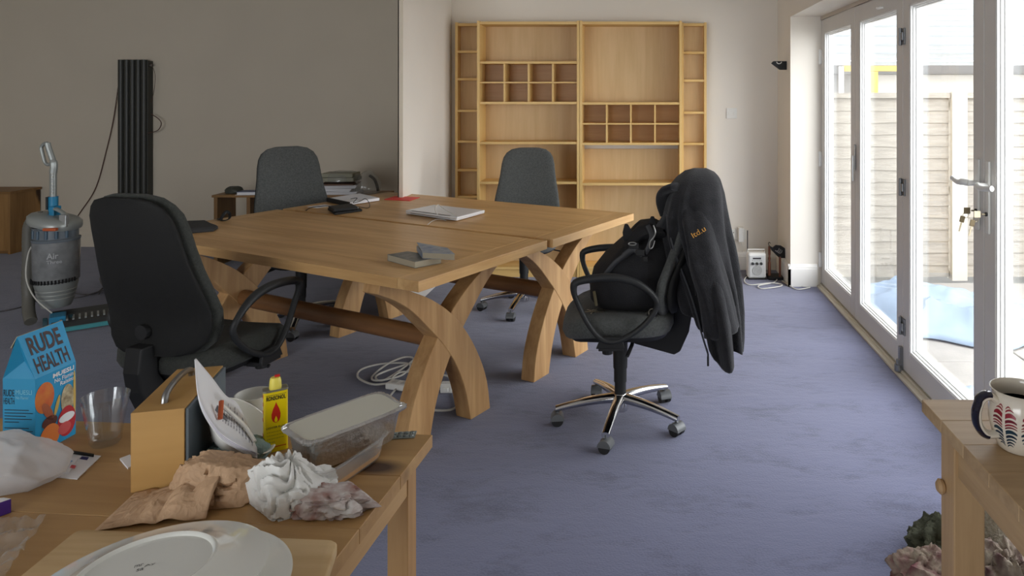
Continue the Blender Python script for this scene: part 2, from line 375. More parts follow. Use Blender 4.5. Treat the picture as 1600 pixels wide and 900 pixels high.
h = MB(); h.box(-.010, W2-.02, .93, 0, W2-.002, 1.09); h.box(-.026, W2-.018, .86, -.012, W2-.006, 1.02); h.build('flush_handle', M_steel, D2, bevel=.002)
h = MB(); h.tube(spl([(-.002, W2*.40, 1.89), (-.022, W2*.40, 1.888), (-.03, W2*.36, 1.88), (-.012, W2*.32, 1.882)], 4), .006, 8); h.build('catch', M_bead, D2, smooth=True)
def lever(d, y, sgn):
    p = MB(); p.box(-.010, y-.014, .87, 0, y+.014, 1.15); p.build('handle_plate', mat('satin_white', (214, 214, 210), .3), d, bevel=.004, seg=3)
    h = MB(); h.cyl((-.01, y, 1.055), (-.045, y, 1.055), .011, 12)
    h.tube(spl([(-.042, y, 1.055), (-.055, y+sgn*.02, 1.057), (-.058, y+sgn*.06, 1.052), (-.052, y+sgn*.125, 1.060)], 5), [.011]*8+[.009]*8, 10, flat=1.2)
    h.build('lever', mat('satin_white', (214, 214, 210), .3), d, smooth=True)
    c = MB(); c.cyl((0, y, .945), (-.016, y, .945), .008, 12); c.build('lock_cylinder', M_darkst, d, smooth=True)
lever(D3, .040, 1); lever(D4, W4-.040, -1)
def keys(base, label, col, second):
    t = thing('door_keys', label, 'keys', base, group=None)
    M_k = mat('key_metal', (150, 140, 118), .35, .9)
    MB().cyl((0, 0, 0), (-.014, 0, 0), .0035, 8).build('key_blade', M_k, t)
    MB().box(-.018, -.002, -.013, -.044, .002, .013).build('key_head', col, t, bevel=.004)
    pts = [(-.036+.011*math.cos(a), .001, -.018+.011*math.sin(a)) for a in [2*PI*k/16 for k in range(16)]]
    MB().tube(pts, .0012, 6, closed=True).build('key_ring', M_k, t, smooth=True)
    MB().box(-.05, -.0015, -.058, -.03, .0015, -.032, Matrix.Rotation(.25, 4, 'Y')).build('spare_key_head', second, t, bevel=.004)
    MB().box(-.043, -.001, -.095, -.037, .001, -.055, Matrix.Rotation(.25, 4, 'Y')).build('spare_key_blade', M_k, t)
M_brass = mat('dull_brass', (96, 84, 62), .4, .6); M_cream = mat('cream_plastic', (222, 210, 180), .5)
keys((DX-.016, PINS[3]+.003+.040, .975), 'key hanging from the lock of the third glass door leaf from the far end', M_brass, M_brass)
keys((DX-.016, PINS[4]+.003+W4-.040, .975), 'cream headed key with a spare dangling in the lock of the nearest glass door', M_cream, M_brass)
# unseen window behind the viewer, added to brighten the room
wr = bpy.data.objects.new('fill_window_1', None); C.objects.link(wr); struct(wr); wr.location = (-2.85, WY0-.06, wz0)
f = MB(); ww = 3.40; hh = wz1-wz0
f.box(-ww/2, -.03, 0, ww/2, .03, .06).box(-ww/2, -.03, hh-.06, ww/2, .03, hh)
for x in (-ww/2, -.03, ww/2-.06): f.box(x, -.03, .06, x+.06, .03, hh-.06)
f.build('fill_window_frame', M_gloss, wr); MB().box(-ww/2+.06, -.003, .06, ww/2-.06, .003, hh-.06).build('pane', M_glass, wr)

# ------------------------------------------------------------------ outside
GZ = -.10
M_slab = mat('pale_paving', (138, 134, 127), .85, var=.1, vscale=5, bump=.2, bscale=90)
struct(MB().box(1.62, -2, GZ-.12, 9, 14, GZ-.04).build('ground_outside', mat('outside_ground', (120, 118, 112), .9)))
pv = thing('patio_paving', 'pale square paving slabs of the patio outside the glass doors', 'paving', (1.63, .72, GZ-.04))
me0 = None
for i in range(6):
    for j in range(9):
        if me0 is None:
            o = MB().box(.004, .004, 0, .576, .556, .04).build('slab', M_slab, pv, bevel=.004, seg=1); me0 = o
        else:
            o = me0.copy(); C.objects.link(o)
        o.location = (i*.58, j*.56, random.uniform(-.003, .003))
# drain channel and sill outside
tag(MB().box(1.425, DY0, GZ+.004, 1.62, DY1, -.035).build('door_sill', mat('outside_sill', (176, 176, 172), .6)), 'pale grey outer sill under the glass doors', 'sill')
FY = 5.88
M_fence = mat('bleached_fence_board', (140, 135, 126), .9, var=.15, vscale=5, stretch=(1, 1, 8), bump=.3, bscale=25)
M_fp = mat('concrete_post', (182, 176, 164), .9, var=.05)
fe = thing('garden_fence', 'weathered fence of wavy horizontal boards between concrete posts beyond the patio', 'fence', (0, FY, GZ))
def board(x0, x1, z, seed):
    n = 10; r = []
    for i in range(n+1):
        x = x0+(x1-x0)*i/n; zb = z+.012*noise.noise(Vector((x*3, seed, 0)))
        y = .0; r.append([(x, y-.006, zb), (x, y+.006, zb-.002), (x, y+.012, z+.115), (x, y+.004, z+.115)])
    return MB().loft(r)
k = 0
for (a, b) in ((1.45, 2.54), (2.68, 4.50), (4.64, 6.46)):
    for j in range(15):
        board(a, b, .02+j*.098, k).build('board', M_fence, fe); k += 1
    MB().box(a, -.03, 1.50, b, .03, 1.543).build('capping', M_fence, fe)
    for z in (.02, .72, 1.42): MB().box(a, .014, z, b, .05, z+.05).build('rail', M_fence, fe)
for x in (2.61, 4.57, 6.5): MB().box(x-.062, -.05, 0, x+.062, .05, 1.56).lathe([(.04, 1.56), (.0, 1.60)], 4, (x, 0, 0)).build('post', M_fp, fe)
# neighbour's building, lean-to roof, yellow frame
nb = thing('neighbour_building', 'white single storey building with a dark flat roof edge beyond the fence', 'building', (0, 11.2, GZ))
M_nw = mat('neighbour_render', (196, 192, 184), .9); M_nr = mat('grey_felt_roof', (98, 97, 95), .9)
MB().box(2.4, 0, 0, 9.5, 2, 1.83).build('wall', M_nw, nb); MB().box(2.3, -.12, 1.831, 9.6, 2.1, 2.0).build('roof', M_nr, nb); MB().box(2.5, -.02, 1.2, 3.6, 0, 1.83).build('grey_panel', mat('grey_sheet', (128, 126, 122), .8), nb)
yf = thing('timber_frame', 'yellow timber post and beam standing beyond the fence behind the farthest door', 'frame', (0, 8.0, GZ))
M_yel = mat('yellow_timber', (206, 178, 96), .7)
a, b = P(1318, 103, 8.0), P(1404, 110, 8.0); MB().box(a.x, -.05, a.z-.06-GZ, b.x, .05, a.z-GZ).build('beam', M_yel, yf)
a = P(1366, 120, 8.0); MB().box(a.x-.05, -.04, 0, a.x+.03, .04, a.z-GZ+.06).build('post', M_yel, yf)
MB().box(P(1312, 0, 8).x, -.04, 0, P(1317, 0, 8).x, .04, P(0, 104, 8).z-GZ).build('white_post', M_wh, yf)
cv = thing('lean_to_canopy', 'pale translucent lean-to roof on white battens above the fence', 'canopy', (0, 6.2, 0))
M_poly = bpy.data.materials.new('opal_sheet'); M_poly.use_nodes = True; nt0 = M_poly.node_tree; nt0.nodes.remove(nt0.nodes['Principled BSDF'])
tr0 = nd(nt0, 'ShaderNodeBsdfTranslucent'); tr0.inputs[0].default_value = (.115, .125, .135, 1); df0 = nd(nt0, 'ShaderNodeBsdfDiffuse'); df0.inputs[0].default_value = (.22, .23, .24, 1)
mx0 = nd(nt0, 'ShaderNodeAddShader'); nt0.links.new(tr0.outputs[0], mx0.inputs[0]); nt0.links.new(df0.outputs[0], mx0.inputs[1]); nt0.links.new(mx0.outputs[0], nt0.nodes['Material Output'].inputs[0])
cy = lambda t: (t*4.6); cz = lambda t: 2.95-1.02*t
MB().add([(1.4, 0, 2.95), (9, 0, 2.95), (9, 4.6, 1.93), (1.4, 4.6, 1.93)], [(0, 1, 2, 3)]).build('roof_sheet', M_poly, cv)
M_bat = mat('white_batten', (190, 192, 190), .6)
for k in range(12):
    t = k/11; MB().box(1.4, cy(t)-.03, cz(t)-.07, 9, cy(t)+.03, cz(t)-.008).build('batten', M_bat, cv)
for x in (1.75, 4.05, 7.6): MB().box(x-.04, 4.5, GZ-.04, x+.04, 4.58, 1.86).build('post', M_bat, cv)
# blue tarpaulin on the patio
def tarp(u, v):
    a = F(1345, 470, GZ); x = 1.55+u*1.25+.08*math.sin(v*7); y = 4.35+v*1.15-u*.25+.22*noise.noise(Vector((u*3, 1, 0)))*(1-v)+.35*u*u*(1-v)
    e = min(u, 1-u, v, 1-v)*6; e = min(1, e)
    z = GZ+.012+e*(.09+.10*noise.noise(Vector((x*3, y*3, 2)))+.06*abs(noise.noise(Vector((x*8, y*6, 5)))))*(1.5-u)
    return (x+.03*math.sin(v*9), y, max(GZ+.006, z))
tag(MB().grid(tarp, 34, 30).build('tarpaulin', mat('pale_blue_tarpaulin', (128, 144, 162), .6, var=.1, vscale=6), smooth=True, solid=.003), 'crumpled pale blue tarpaulin lying on the patio by the fence', 'tarpaulin')
def tarp2(u, v):
    x = 1.50+u*.22; y = 2.95+v*.75; return (x, y, GZ+.01+.02*abs(noise.noise(Vector((x*9, y*7, 1)))))
tag(MB().grid(tarp2, 8, 18).build('plastic_sheet', mat('pale_blue_sheet', (134, 146, 158), .6, var=.08, vscale=6), smooth=True, solid=.002), 'pale blue plastic sheet lying along the outer sill of the third door', 'sheet')
gt = thing('garden_table', 'white round garden table outside behind the nearest glass door', 'table', (3.3, 4.4, GZ))
MB().lathe([(.0, .72), (.36, .72), (.38, .735), (.36, .75), (0, .752)], 32).build('table_top', M_wh, gt, smooth=True); MB().lathe([(.2, 0), (.18, .02), (.03, .05), (.025, .72)], 20).build('pedestal', M_wh, gt, smooth=True)

# ------------------------------------------------------------------ wall fittings
rd = thing('column_radiator', 'tall narrow dark column radiator on the grey wall', 'radiator', (-4.73, WYG, 0))
M_rad = mat('anthracite_enamel', (58, 59, 55), .4)
for k in range(5):
    x = -.115+k*.054; MB().tube([(x, -.06, .28), (x, -.06, 1.75)], .026, 14, flat=1.0).build('column', M_rad, rd, smooth=True, angle=60)
for z in (.32, 1.70): MB().box(-.135, -.04, z-.025, .125, -.02, z+.025).build('header', M_rad, rd, bevel=.004)
MB().box(.130, -.07, .3, .142, -.004, 1.74).build('side_plate', M_rad, rd); MB().cyl((.142, -.05, 1.70), (.160, -.05, 1.70), .012, 12).build('bleed_valve', M_steel, rd)
wc = MB(); wc.tube(spl([(-4.90, WYG-.02, 1.52), (-4.95, WYG-.015, 1.2), (-5.02, WYG-.012, .9), (-5.12, WYG-.012, .55), (-5.28, WYG-.012, .30), (-5.36, WYG-.03, .16)], 8), .004, 6)
tag(wc.build('wall_wire', mat('brown_wire', (86, 60, 52), .6), smooth=True), 'thin reddish wire hanging down the grey wall left of the radiator', 'wire')
wc = MB(); wc.tube(spl([P(236, 178, 6.6), P(248, 186, 6.6), P(252, 194, 6.6), P(246, 204, 6.6), P(231, 208, 6.6)], 6), .004, 6)
wc.tube(spl([P(235, 98, 6.6), P(242, 115, 6.6), P(241, 140, 6.6), P(236, 160, 6.6)], 6), .002, 6)
tag(wc.build('wire_loop', mat('brown_wire', (86, 60, 52), .6), smooth=True), 'small loop of thin wire sticking out right of the radiator', 'wire')
sw = thing('wall_switch', 'square white double switch plate on the back wall right of the bookcases', 'switch', P(1143, 177, WYB))
MB().box(-.043, -.010, -.043, .043, 0, .043).build('plate', M_wh, sw, bevel=.004); 
for x in (-.02, .02): MB().box(x-.006, -.014, -.013, x+.006, -.009, .013).build('rocker', M_wh, sw, bevel=.001)
sk = thing('wall_socket', 'white double socket low on the back wall behind the small radio', 'socket', P(1151, 366, WYB))
MB().box(-.075, -.010, -.043, .075, 0, .043).build('plate', M_wh, sk, bevel=.004)
MB().add([(-.03, -.0105, .01), (-.024, -.0105, .01), (-.024, -.0105, .02), (-.03, -.0105, .02)], [(0, 1, 2, 3)]).add([(-.04, -.0105, -.01), (-.034, -.0105, -.01), (-.034, -.0105, -.004), (-.04, -.0105, -.004)], [(0, 1, 2, 3)]).build('pin_holes', M_ink, sk)
pg = thing('plug_adaptor', 'boxy white power adaptor plugged into the low wall socket', 'plug', P(1157, 366, WYB-.012))
MB().box(-.022, -.045, -.055, .022, 0, .06).build('body', M_wh, pg, bevel=.004); MB().tube(spl([(0, -.02, -.055), (.012, -.025, -.1), (.01, -.03, -.14)], 5), .003, 6).build('lead', M_cord, pg, smooth=True)
br = thing('wall_bracket', 'small black angled bracket high on the side wall beside the doors', 'bracket', P(1227, 103, 5.45))
br.location.x = WX1
MB().prism([(0, -.03), (0, .036), (-.10, .036), (-.115, .02), (-.05, -.03)], lambda p, t: (p[0], t, p[1]), -.02, .02).build('body', M_blk, br, bevel=.003)
MB().tube([( -.06+.018*math.cos(a), -.021, .03+.014*math.sin(a)) for a in [PI+PI*k/8 for k in range(9)]], .004, 6).build('cradle', M_wh, br, smooth=True)

# ------------------------------------------------------------------ bookcases
def bookcase(label, x0, x1, yf, shelves, top, pig=None, gap=None, hidden=()):
    g = 'pale wood bookcases along the back wall'
    t = thing('bookcase', label, 'bookcase', ((x0+x1)/2, WYB-.019, 0), 0, g); hw = (x1-x0)/2; dp = (WYB-.019-yf); pt = .02
    for s in (-1, 1): MB().box(min(s*hw, s*(hw-pt)), -dp, 0, max(s*hw, s*(hw-pt)), 0, top).build('side_panel', M_birchz, t, bevel=.001)
    iw = hw-pt-.0005
    MB().box(-iw, -dp+.006, top-.028, iw, -.012, top-.006).build('top_panel', M_birch, t)
    zb = .07
    MB().box(-iw, -dp+.012, 0, iw, -dp+.03, zb-.0125).build('plinth', M_birch, t)
    for z in [zb]+list(shelves): MB().box(-iw, -dp+.004, z-.0095, iw, -.012, z+.0095).build('shelf', M_birch, t, bevel=.001)
    if gap:
        MB().box(-iw, -.009, 0.05, iw, -.003, gap[0]).build('back_panel', M_back, t); MB().box(-iw, -.009, gap[1], iw, -.003, top-.01).build('back_panel', M_back, t)
    else: MB().box(-iw, -.009, 0.05, iw, -.003, top-.01).build('back_panel', M_back, t)
    if pig:
        za, zm, zb_ = pig
        MB().box(-iw, -dp+.015, zm-.006, iw, -.03, zm+.006).build('pigeonhole_shelf', M_birch, t)
        for k in (1, 2, 3):
            x = -iw+2*iw*k/4
            for (p, q) in ((zb_+.0095, zm-.0065), (zm+.0065, za-.0095)): MB().box(x-.006, -dp+.015, p, x+.006, -.03, q).build('divider', M_birchz, t)
        MB().box(-iw, -.029, zb_+.0095, iw, -.022, za-.0095).build('pigeonhole_back', wood('pigeonhole_back_wood', (190, 150, 100), (172, 130, 80), 'x', .8), t)
    return t
zf = lambda y: H0-(y-PY)/200
zn = lambda y: H0-(y-PY)*5.69/1110
bookcase('wide pale bookcase with its pigeonholes near the top, left of the middle', -1.2885, -.4885, 5.55, [zf(97.6), zf(160.9), zf(223.6), zf(286), .40], 2.006, (zf(97.6), zf(128.9), zf(160.9)))
bookcase('wide pale bookcase with tall open top and pigeonholes half way, right of the middle', -.4865, .3125, 5.55, [zf(161.7), zf(225), zf(288)], 2.006, (zf(161.7), zf(193.7), zf(225)), gap=(zf(236), zf(226)))
bookcase('narrow pale bookcase at the left end of the row', -1.495, -1.2905, 5.685, [zn(80.8), zn(123.9), zn(173.2), zn(221.3), zn(266), zn(308), .45, .25], 2.006)
bookcase('narrow pale bookcase at the right end of the row', .3145, .518, 5.685, [zn(82.4), zn(126), zn(176), zn(225), zn(269.5), zn(312), .45, .25], 2.006)

# ------------------------------------------------------------------ oak tables
def table(label, cx, cy, rz):
    t = thing('trestle_table', label, 'table', (cx, cy, 0), rz, 'oak tables pushed together')
    L, W, h, th, cap = .955, .403, .76, .04, .105
    n = 5; pw = 2*W/n
    for k in range(n): MB().box(-L+cap+.0006, -W+k*pw+.0003, h-th, L-cap-.0006, -W+(k+1)*pw-.0003, h).build('plank', M_oak, t, bevel=.0008, seg=1)
    for s in (-1, 1): MB().box(min(s*L, s*(L-cap)), -W, h-th, max(s*L, s*(L-cap)), W, h).build('end_cap', M_oaky, t, bevel=.002)
    for s in (-1, 1):
        xo = s*(L-.212); xi = s*(L-.297)
        for m in (-1, 1):
            hi = spl([(-.385, .7195), (-.30, .690), (-.221, .650), (-.112, .590), (.005, .500), (.105, .386), (.184, .256), (.234, .131), (.255, 0)], 3)
            lo = spl([(-.395, .683), (-.303, .633), (-.221, .571), (-.145, .494), (-.045, .385), (.035, .269), (.090, .145), (.125, 0)], 3)
            hi = [hi[0].lerp(hi[0], 0)]+hi[1:]; n_ = 24
            samp = lambda L_, t: L_[min(len(L_)-2, int(t*(len(L_)-1)))].lerp(L_[min(len(L_)-2, int(t*(len(L_)-1)))+1], t*(len(L_)-1)-min(len(L_)-2, int(t*(len(L_)-1))))
            rings = []
            for i in range(n_+1):
                a, b = samp(hi, i/n_), samp(lo, i/n_); a = Vector((a.x, max(0, min(.7195, a.y)))); b = Vector((b.x, max(0, b.y)))
                x_o, x_i = (xo, xi) if m > 0 else (xo-.0025*s, xi+.0025*s)
                rings.append([Vector((x_o, m*a.x, a.y)), Vector((x_o, m*b.x, b.y)), Vector((x_i, m*b.x, b.y)), Vector((x_i, m*a.x, a.y))])
            MB().loft(rings).build('leg', M_oakl, t, bevel=.002, seg=1)
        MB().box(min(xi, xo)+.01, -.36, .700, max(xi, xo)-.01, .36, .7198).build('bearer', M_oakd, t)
    MB().box(.665-.0, -.06, .72, .67, .06, .7205)
    pts = [(-L+.30, 0, .385), (L-.30, 0, .385)]
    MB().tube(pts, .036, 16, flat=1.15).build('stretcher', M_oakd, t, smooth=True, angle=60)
    return t
TA = math.atan2(-.459, .888)
table('oak trestle table nearest the viewer with crossed curved legs and two paperbacks on it', -1.471, 3.364, TA)
table('oak trestle table pushed behind the other, carrying the white laptop', -1.079, 4.100, TA+.002)

# ------------------------------------------------------------------ office chairs
def chair(label, x, y, f, arms=True, fab=M_fab, base0=0, lean=0, seatz=.51, drop=0):
    ang = math.atan2(f[1], f[0])-PI/2
    t = thing('office_chair', label, 'chair', (x, y, 0), ang, 'black office chairs round the tables')
    # cushion
    def ringset(hw, y0, y1, z, e=.55, n=28): return [Vector((p[0], (y0+y1)/2+p[1], z)) for p in sell(n, hw, (y1-y0)/2, e)]
    dz = seatz-.51
    R = [(.20, -.19, .21, .425), (.232, -.222, .238, .437), (.242, -.232, .248, .460), (.240, -.230, .244, .485), (.225, -.215, .225, .502), (.18, -.17, .175, .508), (.08, -.07, .08, .506)]
    rr = []
    for (a, b, c, z) in R:
        q = ringset(a, b, c, z+dz)
        for v in q: v.z -= .10*max(0, v.y-.12)**1.2*3 ; v.z += .02*(abs(v.x)/.24)**2*(z > .48)
        rr.append(q)
    MB().loft(rr).build('seat', fab, t, smooth=True, angle=80)
    rr = [ringset(.17, -.16, .17, .405+dz), ringset(.215, -.205, .21, .415+dz), ringset(.228, -.218, .225, .438+dz)]
    for q in rr:
        for v in q: v.z -= .10*max(0, v.y-.12)**1.2*3
    MB().loft(rr).build('seat_pan', M_blk, t, smooth=True)
    # back: outline width, depth profile
    prof = [(.505, .130), (.515, .175), (.55, .212), (.60, .226), (.66, .228), (.74, .218), (.82, .204), (.90, .192), (.97, .185), (1.02, .174), (1.055, .155), (1.08, .122), (1.092, .07)]
    prof = [(z-drop*max(0, (z-.6)/.49), hw) for z, hw in prof]
    def yc(z): return -.225-.05*((z-.5)/.6)-.055*max(0, (z-.68)/.42)**1.3+.028*math.exp(-((z-.62)/.12)**2) - lean*(z-.5)
    def back(y_off, d0, wsc, m, name, curve=.038):
        rings = []; n = 32
        for (z, hw) in prof:
            zz = .8+(z-.8)*wsc; k = min(1, hw/.16); k2 = 1 if z > .53 and z < 1.05 else .62
            ring = []
            for (a, b) in sell(n, hw*wsc, d0*k2, .62):
                yy = yc(zz)+y_off+b+curve*(a/.22)**2
                ring.append((a, yy, zz))
            rings.append(ring)
        return MB().loft(rings).build(name, m, t, smooth=True, angle=80)
    back(.016, .030, 1.0, fab, 'backrest_cushion'); 
    sh = back(-.028, .019, .975, M_shell, 'backrest_shell', .043)
    MB().cyl((0, yc(.62)-.046, .60), (0, yc(.62)-.066, .60), .026, 18).build('back_knob', M_blk, sh, smooth=True)
    poly = [(-.06, .40), (-.15, .395), (-.205, .405), (-.232, .45), (-.236, .52), (-.243, .555), (-.300, .555), (-.312, .47), (-.300, .40), (-.262, .315), (-.235, .30), (-.06, .35)]
    MB().prism(poly, lambda p, tt: (tt, p[0], p[1]), -.035, .035).build('back_support', M_blk, t, bevel=.006)
    m = MB(); m.box(-.07, -.12, .375+dz, .07, .10, .412+dz); m.cyl((.07, .02, .39+dz), (.20, .05, .385+dz), .007, 10); m.tube([(.16, .04, .386+dz), (.235, .07, .375+dz)], .013, 8, flat=.5)
    m.tube([(-.07, -.06, .39+dz), (-.16, -.05, .385+dz), (-.25, -.03, .37+dz)], .009, 8, flat=.5); m.build('tilt_mechanism', M_blk, t, bevel=.003)
    c = MB(); c.cyl((0, 0, .235), (0, 0, .376+dz), .031, 20, .033); c.cyl((0, 0, .175), (0, 0, .235), .028, 20); c.cyl((0, 0, .10), (0, 0, .175), .025, 20)
    c.build('gas_column', M_blk, t, smooth=True)
    b = MB(); b.lathe([(.0, .05), (.032, .05), (.034, .115), (.028, .125), (0, .125)], 20); b.build('hub', M_chr, t, smooth=True)
    for k in range(5):
        a = base0-ang+k*2*PI/5; d = Vector((math.cos(a), math.sin(a), 0)); sd = Vector((-d.y, d.x, 0))
        rings = []
        for i in range(9):
            s = i/8; r = .025+.258*s; z = .108-.034*s**1.8-.004; hw = .024-.007*s; hh = .020-.008*s
            rings.append([d*r+sd*q[0]+Vector((0, 0, z+q[1])) for q in sell(12, hw, hh, .75)])
        lg = MB().loft(rings).build('base_leg', M_chr, t, smooth=True, angle=70)
        cc = d*.275; ax = (sd*math.cos(k*1.7)+d*math.sin(k*1.7)).normalized()
        w_ = MB(); w_.cyl(cc+ax*.006+Vector((0, 0, .025)), cc+ax*.024+Vector((0, 0, .025)), .025, 18); w_.cyl(cc-ax*.006+Vector((0, 0, .025)), cc-ax*.024+Vector((0, 0, .025)), .025, 18)
        w_.build('castor', M_blk, t, smooth=True)
        hd = MB(); tt = ax.cross(Vector((0, 0, 1))); o = cc+Vector((0, 0, .025))
        arc = [(math.cos(q), math.sin(q)) for q in [PI*j/10 for j in range(11)]]
        r0 = [o+tt*p[0]*.029+Vector((0, 0, p[1]*.030)) for p in arc]; 
        hd.loft([[p+ax*.026 for p in r0], [p-ax*.026 for p in r0]]); hd.cyl(cc+Vector((0, 0, .05)), cc+Vector((0, 0, .072)), .009, 10)
        hd.build('castor_hood', mat('castor_grey', (92, 94, 95), .35), t, smooth=True)
    if arms:
        lp = [(.184, .654), (.164, .688), (.042, .703), (-.061, .683), (-.135, .630), (-.148, .576), (-.087, .499), (.003, .446), (.068, .450), (.12, .504), (.165, .590)]
        for s in (-1, 1):
            pts = spl([(s*(.268+.01*(p[1] > .6)), p[0], p[1]) for p in lp], 4, True)
            a = MB(); rad = [.0115+.006*max(0, (p.z-.63)/.08) for p in pts]
            a.tube(pts, rad, 10, closed=True, flat=1.15, up=(1, 0, 0)); a.build('armrest', M_blk2, t, smooth=True, angle=70)
            a = MB(); a.box(min(s*.16, s*.275), -.015, .405, max(s*.16, s*.275), .085, .42); a.prism([(-.02, .415), (.095, .415), (.075, .462), (-.01, .462)], lambda p, tt: (tt, p[0], p[1]), s*.262, s*.276)
            a.cyl((s*.215, .05, .405), (s*.215, .05, .375), .022, 14); a.build('arm_bracket', M_blk, t, bevel=.003)
    return t
b0 = math.radians(187.5)
ch_r = chair('office chair at the right end of the tables holding the backpack and the black fleece', -.095, 3.124, (-1, -.02), True, M_fab, b0, seatz=.515, lean=.07)
ch_l = chair('office chair in the left foreground seen from behind, high back turned to the viewer', -1.70, 2.76, (.22, .97), True, M_fabd, math.radians(20))
ch_fl = chair('office chair at the far left end of the tables, before the grey wall', -2.11, 4.40, (.66, -.75), False, M_fab, math.radians(70))
ch_c = chair('office chair behind the tables in front of the bookcases', -.79, 4.76, (.05, -1), False, M_fab, math.radians(262), drop=.04)

# ------------------------------------------------------------------ helpers for the small things
from mathutils.bvhtree import BVHTree
def at(mb, name, m, label, cat, group=None, **kw):
    """build a one-mesh thing, origin at the centre of its base"""
    xs = [v.x for v in mb.v]; ys = [v.y for v in mb.v]; zs = [v.z for v in mb.v]
    c = Vector(((min(xs)+max(xs))/2, (min(ys)+max(ys))/2, min(zs)))
    mb.v = [v-c for v in mb.v]
    o = mb.build(name, m, **kw); o.location = c; return tag(o, label, cat, group)
def part(mb, name, m, root, **kw):
    """a part given in world space under an unrotated root"""
    c = root.location; mb.v = [v-c for v in mb.v]; return mb.build(name, m, root, **kw)
def quad(pts, z0, z1, h=None):
    """slab whose top outline is given in the picture at height z1"""
    q = [F(x, y, z1) for x, y in pts]; lo = [Vector((p.x, p.y, z0)) for p in q]; return MB().loft([lo, q])
def bvh(o):
    bpy.context.view_layer.update(); mw = Matrix.Translation(o.location+(o.parent.location if o.parent else Vector()))
    me = o.data; return BVHTree.FromPolygons([mw @ v.co for v in me.vertices], [tuple(p.vertices) for p in me.polygons])
def hit(tree, px, py):
    d = Vector(((px-PX)/FPX, 1, -(py-PY)/FPX)).normalized(); return tree.ray_cast(Vector((0, 0, H0)), d)[0]
def rod(root, a, b, r, name, m, n=8, **kw): return part(MB().cyl(a, b, r, n), name, m, root, **kw)

# ------------------------------------------------------------------ upright vacuum cleaner
VK = 4.45/FPX
vac = thing('vacuum_cleaner', 'grey and blue upright vacuum cleaner standing on the carpet at the left', 'vacuum cleaner', ((88-PX)*VK, 4.45, 0))
vx = lambda p: (p-88)*VK
vz = lambda p: H0-(p-PY)*VK
M_vg = mat('vacuum_silver', (158, 162, 158), .35, .3); M_vd = mat('vacuum_dark_grey', (58, 60, 60), .4); M_vb = mat('vacuum_blue', (40, 130, 170), .4)
M_vt = mat('smoky_canister', (122, 124, 124), .18, var=.25, vscale=14, coat=.4)
M_vh = mat('grey_hose', (104, 102, 94), .5)
MB().lathe([(0, .11), (.075, .11), (.088, .14), (.095, .165), (.093, .17), (.100, .19), (.098, .195), (.105, .215), (.103, .22), (.110, .245), (.112, .27)], 28, (.0, 0, 0)).build('dust_cup_base', M_vg, vac, smooth=True, angle=20)
can = MB().lathe([(.110, .27), (.1185, .275), (.121, .50), (.121, .52)], 28).build('dust_canister', M_vt, vac, smooth=True)
ts = MB()
for k in range(22):
    a = -PI*.98+k*PI*.96/21; q = Vector((math.cos(a), math.sin(a), 0)); ts.tube([q*.122+Vector((0, 0, .268)), q*.123+Vector((0, 0, .292))], .0045, 5)
ts.build('vent_teeth', M_blk, can)
MB().lathe([(.121, .52), (.124, .525), (.124, .535), (.113, .54), (.112, .60), (.12, .605), (.12, .61)], 28).build('clear_collar', mat('collar_grey', (108, 116, 122), .2), vac, smooth=True)
for k in range(6):
    a = -PI*.85+k*PI*.13*1.1; q = Vector((math.cos(a), math.sin(a), 0)); MB().cyl(q*.1125+Vector((0, 0, .545)), q*.1125+Vector((0, 0, .595)), .009, 8).build('cyclone_cone', mat('cyclone_blue_grey', (70, 92, 108), .3), vac, smooth=True)
rr = [[Vector((p[0]-.008, p[1], z+p[0]*-.22)) for p in sell(24, a, b, .75)] for a, b, z in ((.122, .122, .612), (.128, .125, .625), (.132, .12, .655), (.118, .10, .672), (.07, .06, .68))]
MB().loft(rr).build('motor_housing', M_vg, vac, smooth=True, angle=60)
MB().box(.02, -.129, .60, .10, -.105, .618).build('badge', mat('orange_plastic', (190, 92, 50), .5), vac, bevel=.004)
MB().tube(spl([(vx(84), -.01, vz(327)), (vx(92), -.02, vz(326)), (vx(104), -.03, vz(331)), (vx(110), -.04, vz(338)), (vx(112), -.05, vz(350))], 5), .014, 10, flat=.8).build('carry_handle', M_vg, vac, smooth=True)
MB().box(vx(106), -.07, vz(352), vx(117), -.045, vz(333)).build('handle_clip', mat('silver_plastic', (176, 178, 176), .25, .5), vac, bevel=.004)
MB().box(vx(82), -.03, vz(342), vx(90), .03, vz(322)).build('blue_latch', M_vb, vac, bevel=.004)
MB().box(vx(62), -.02, vz(345), vx(76), .10, vz(395)).box(vx(58), .02, vz(395), vx(75), .12, vz(480)).build('spine', M_vd, vac, bevel=.008)
MB().cyl((vx(77), .03, vz(330)), (vx(77), .03, vz(308)), .026, 14).build('tube_collar', M_vb, vac, smooth=True)
MB().box(vx(71), .0, vz(328), vx(73.5), .05, vz(308)).build('collar_clip', M_vd, vac)
MB().cyl((vx(77), .03, vz(308)), (vx(77), .03, vz(270)), .019, 14).build('telescopic_tube', M_vg, vac, smooth=True)
for k in range(7): MB().cyl((vx(80), .009, vz(272+k*5)), (vx(80), .006, vz(272+k*5)), .005, 8).build('tube_notch', M_wh, vac)
g = spl([(vx(77), .03, vz(271)), (vx(78), .03, vz(258)), (vx(75), .03, vz(247)), (vx(70), .03, vz(232)), (vx(68), .03, vz(224))], 5)
MB().tube(g, [.021]*8+[.017]*(len(g)-8), 10).build('handle', M_vg, vac, smooth=True)
MB().tube(spl([(vx(68), .03, vz(224)), (vx(63), .03, vz(225)), (vx(58.5), .03, vz(231)), (vx(60), .03, vz(240)), (vx(64), .03, vz(254)), (vx(69), .03, vz(258)), (vx(74), .03, vz(256))], 5), .010, 10).build('grip_loop', M_vg, vac, smooth=True)
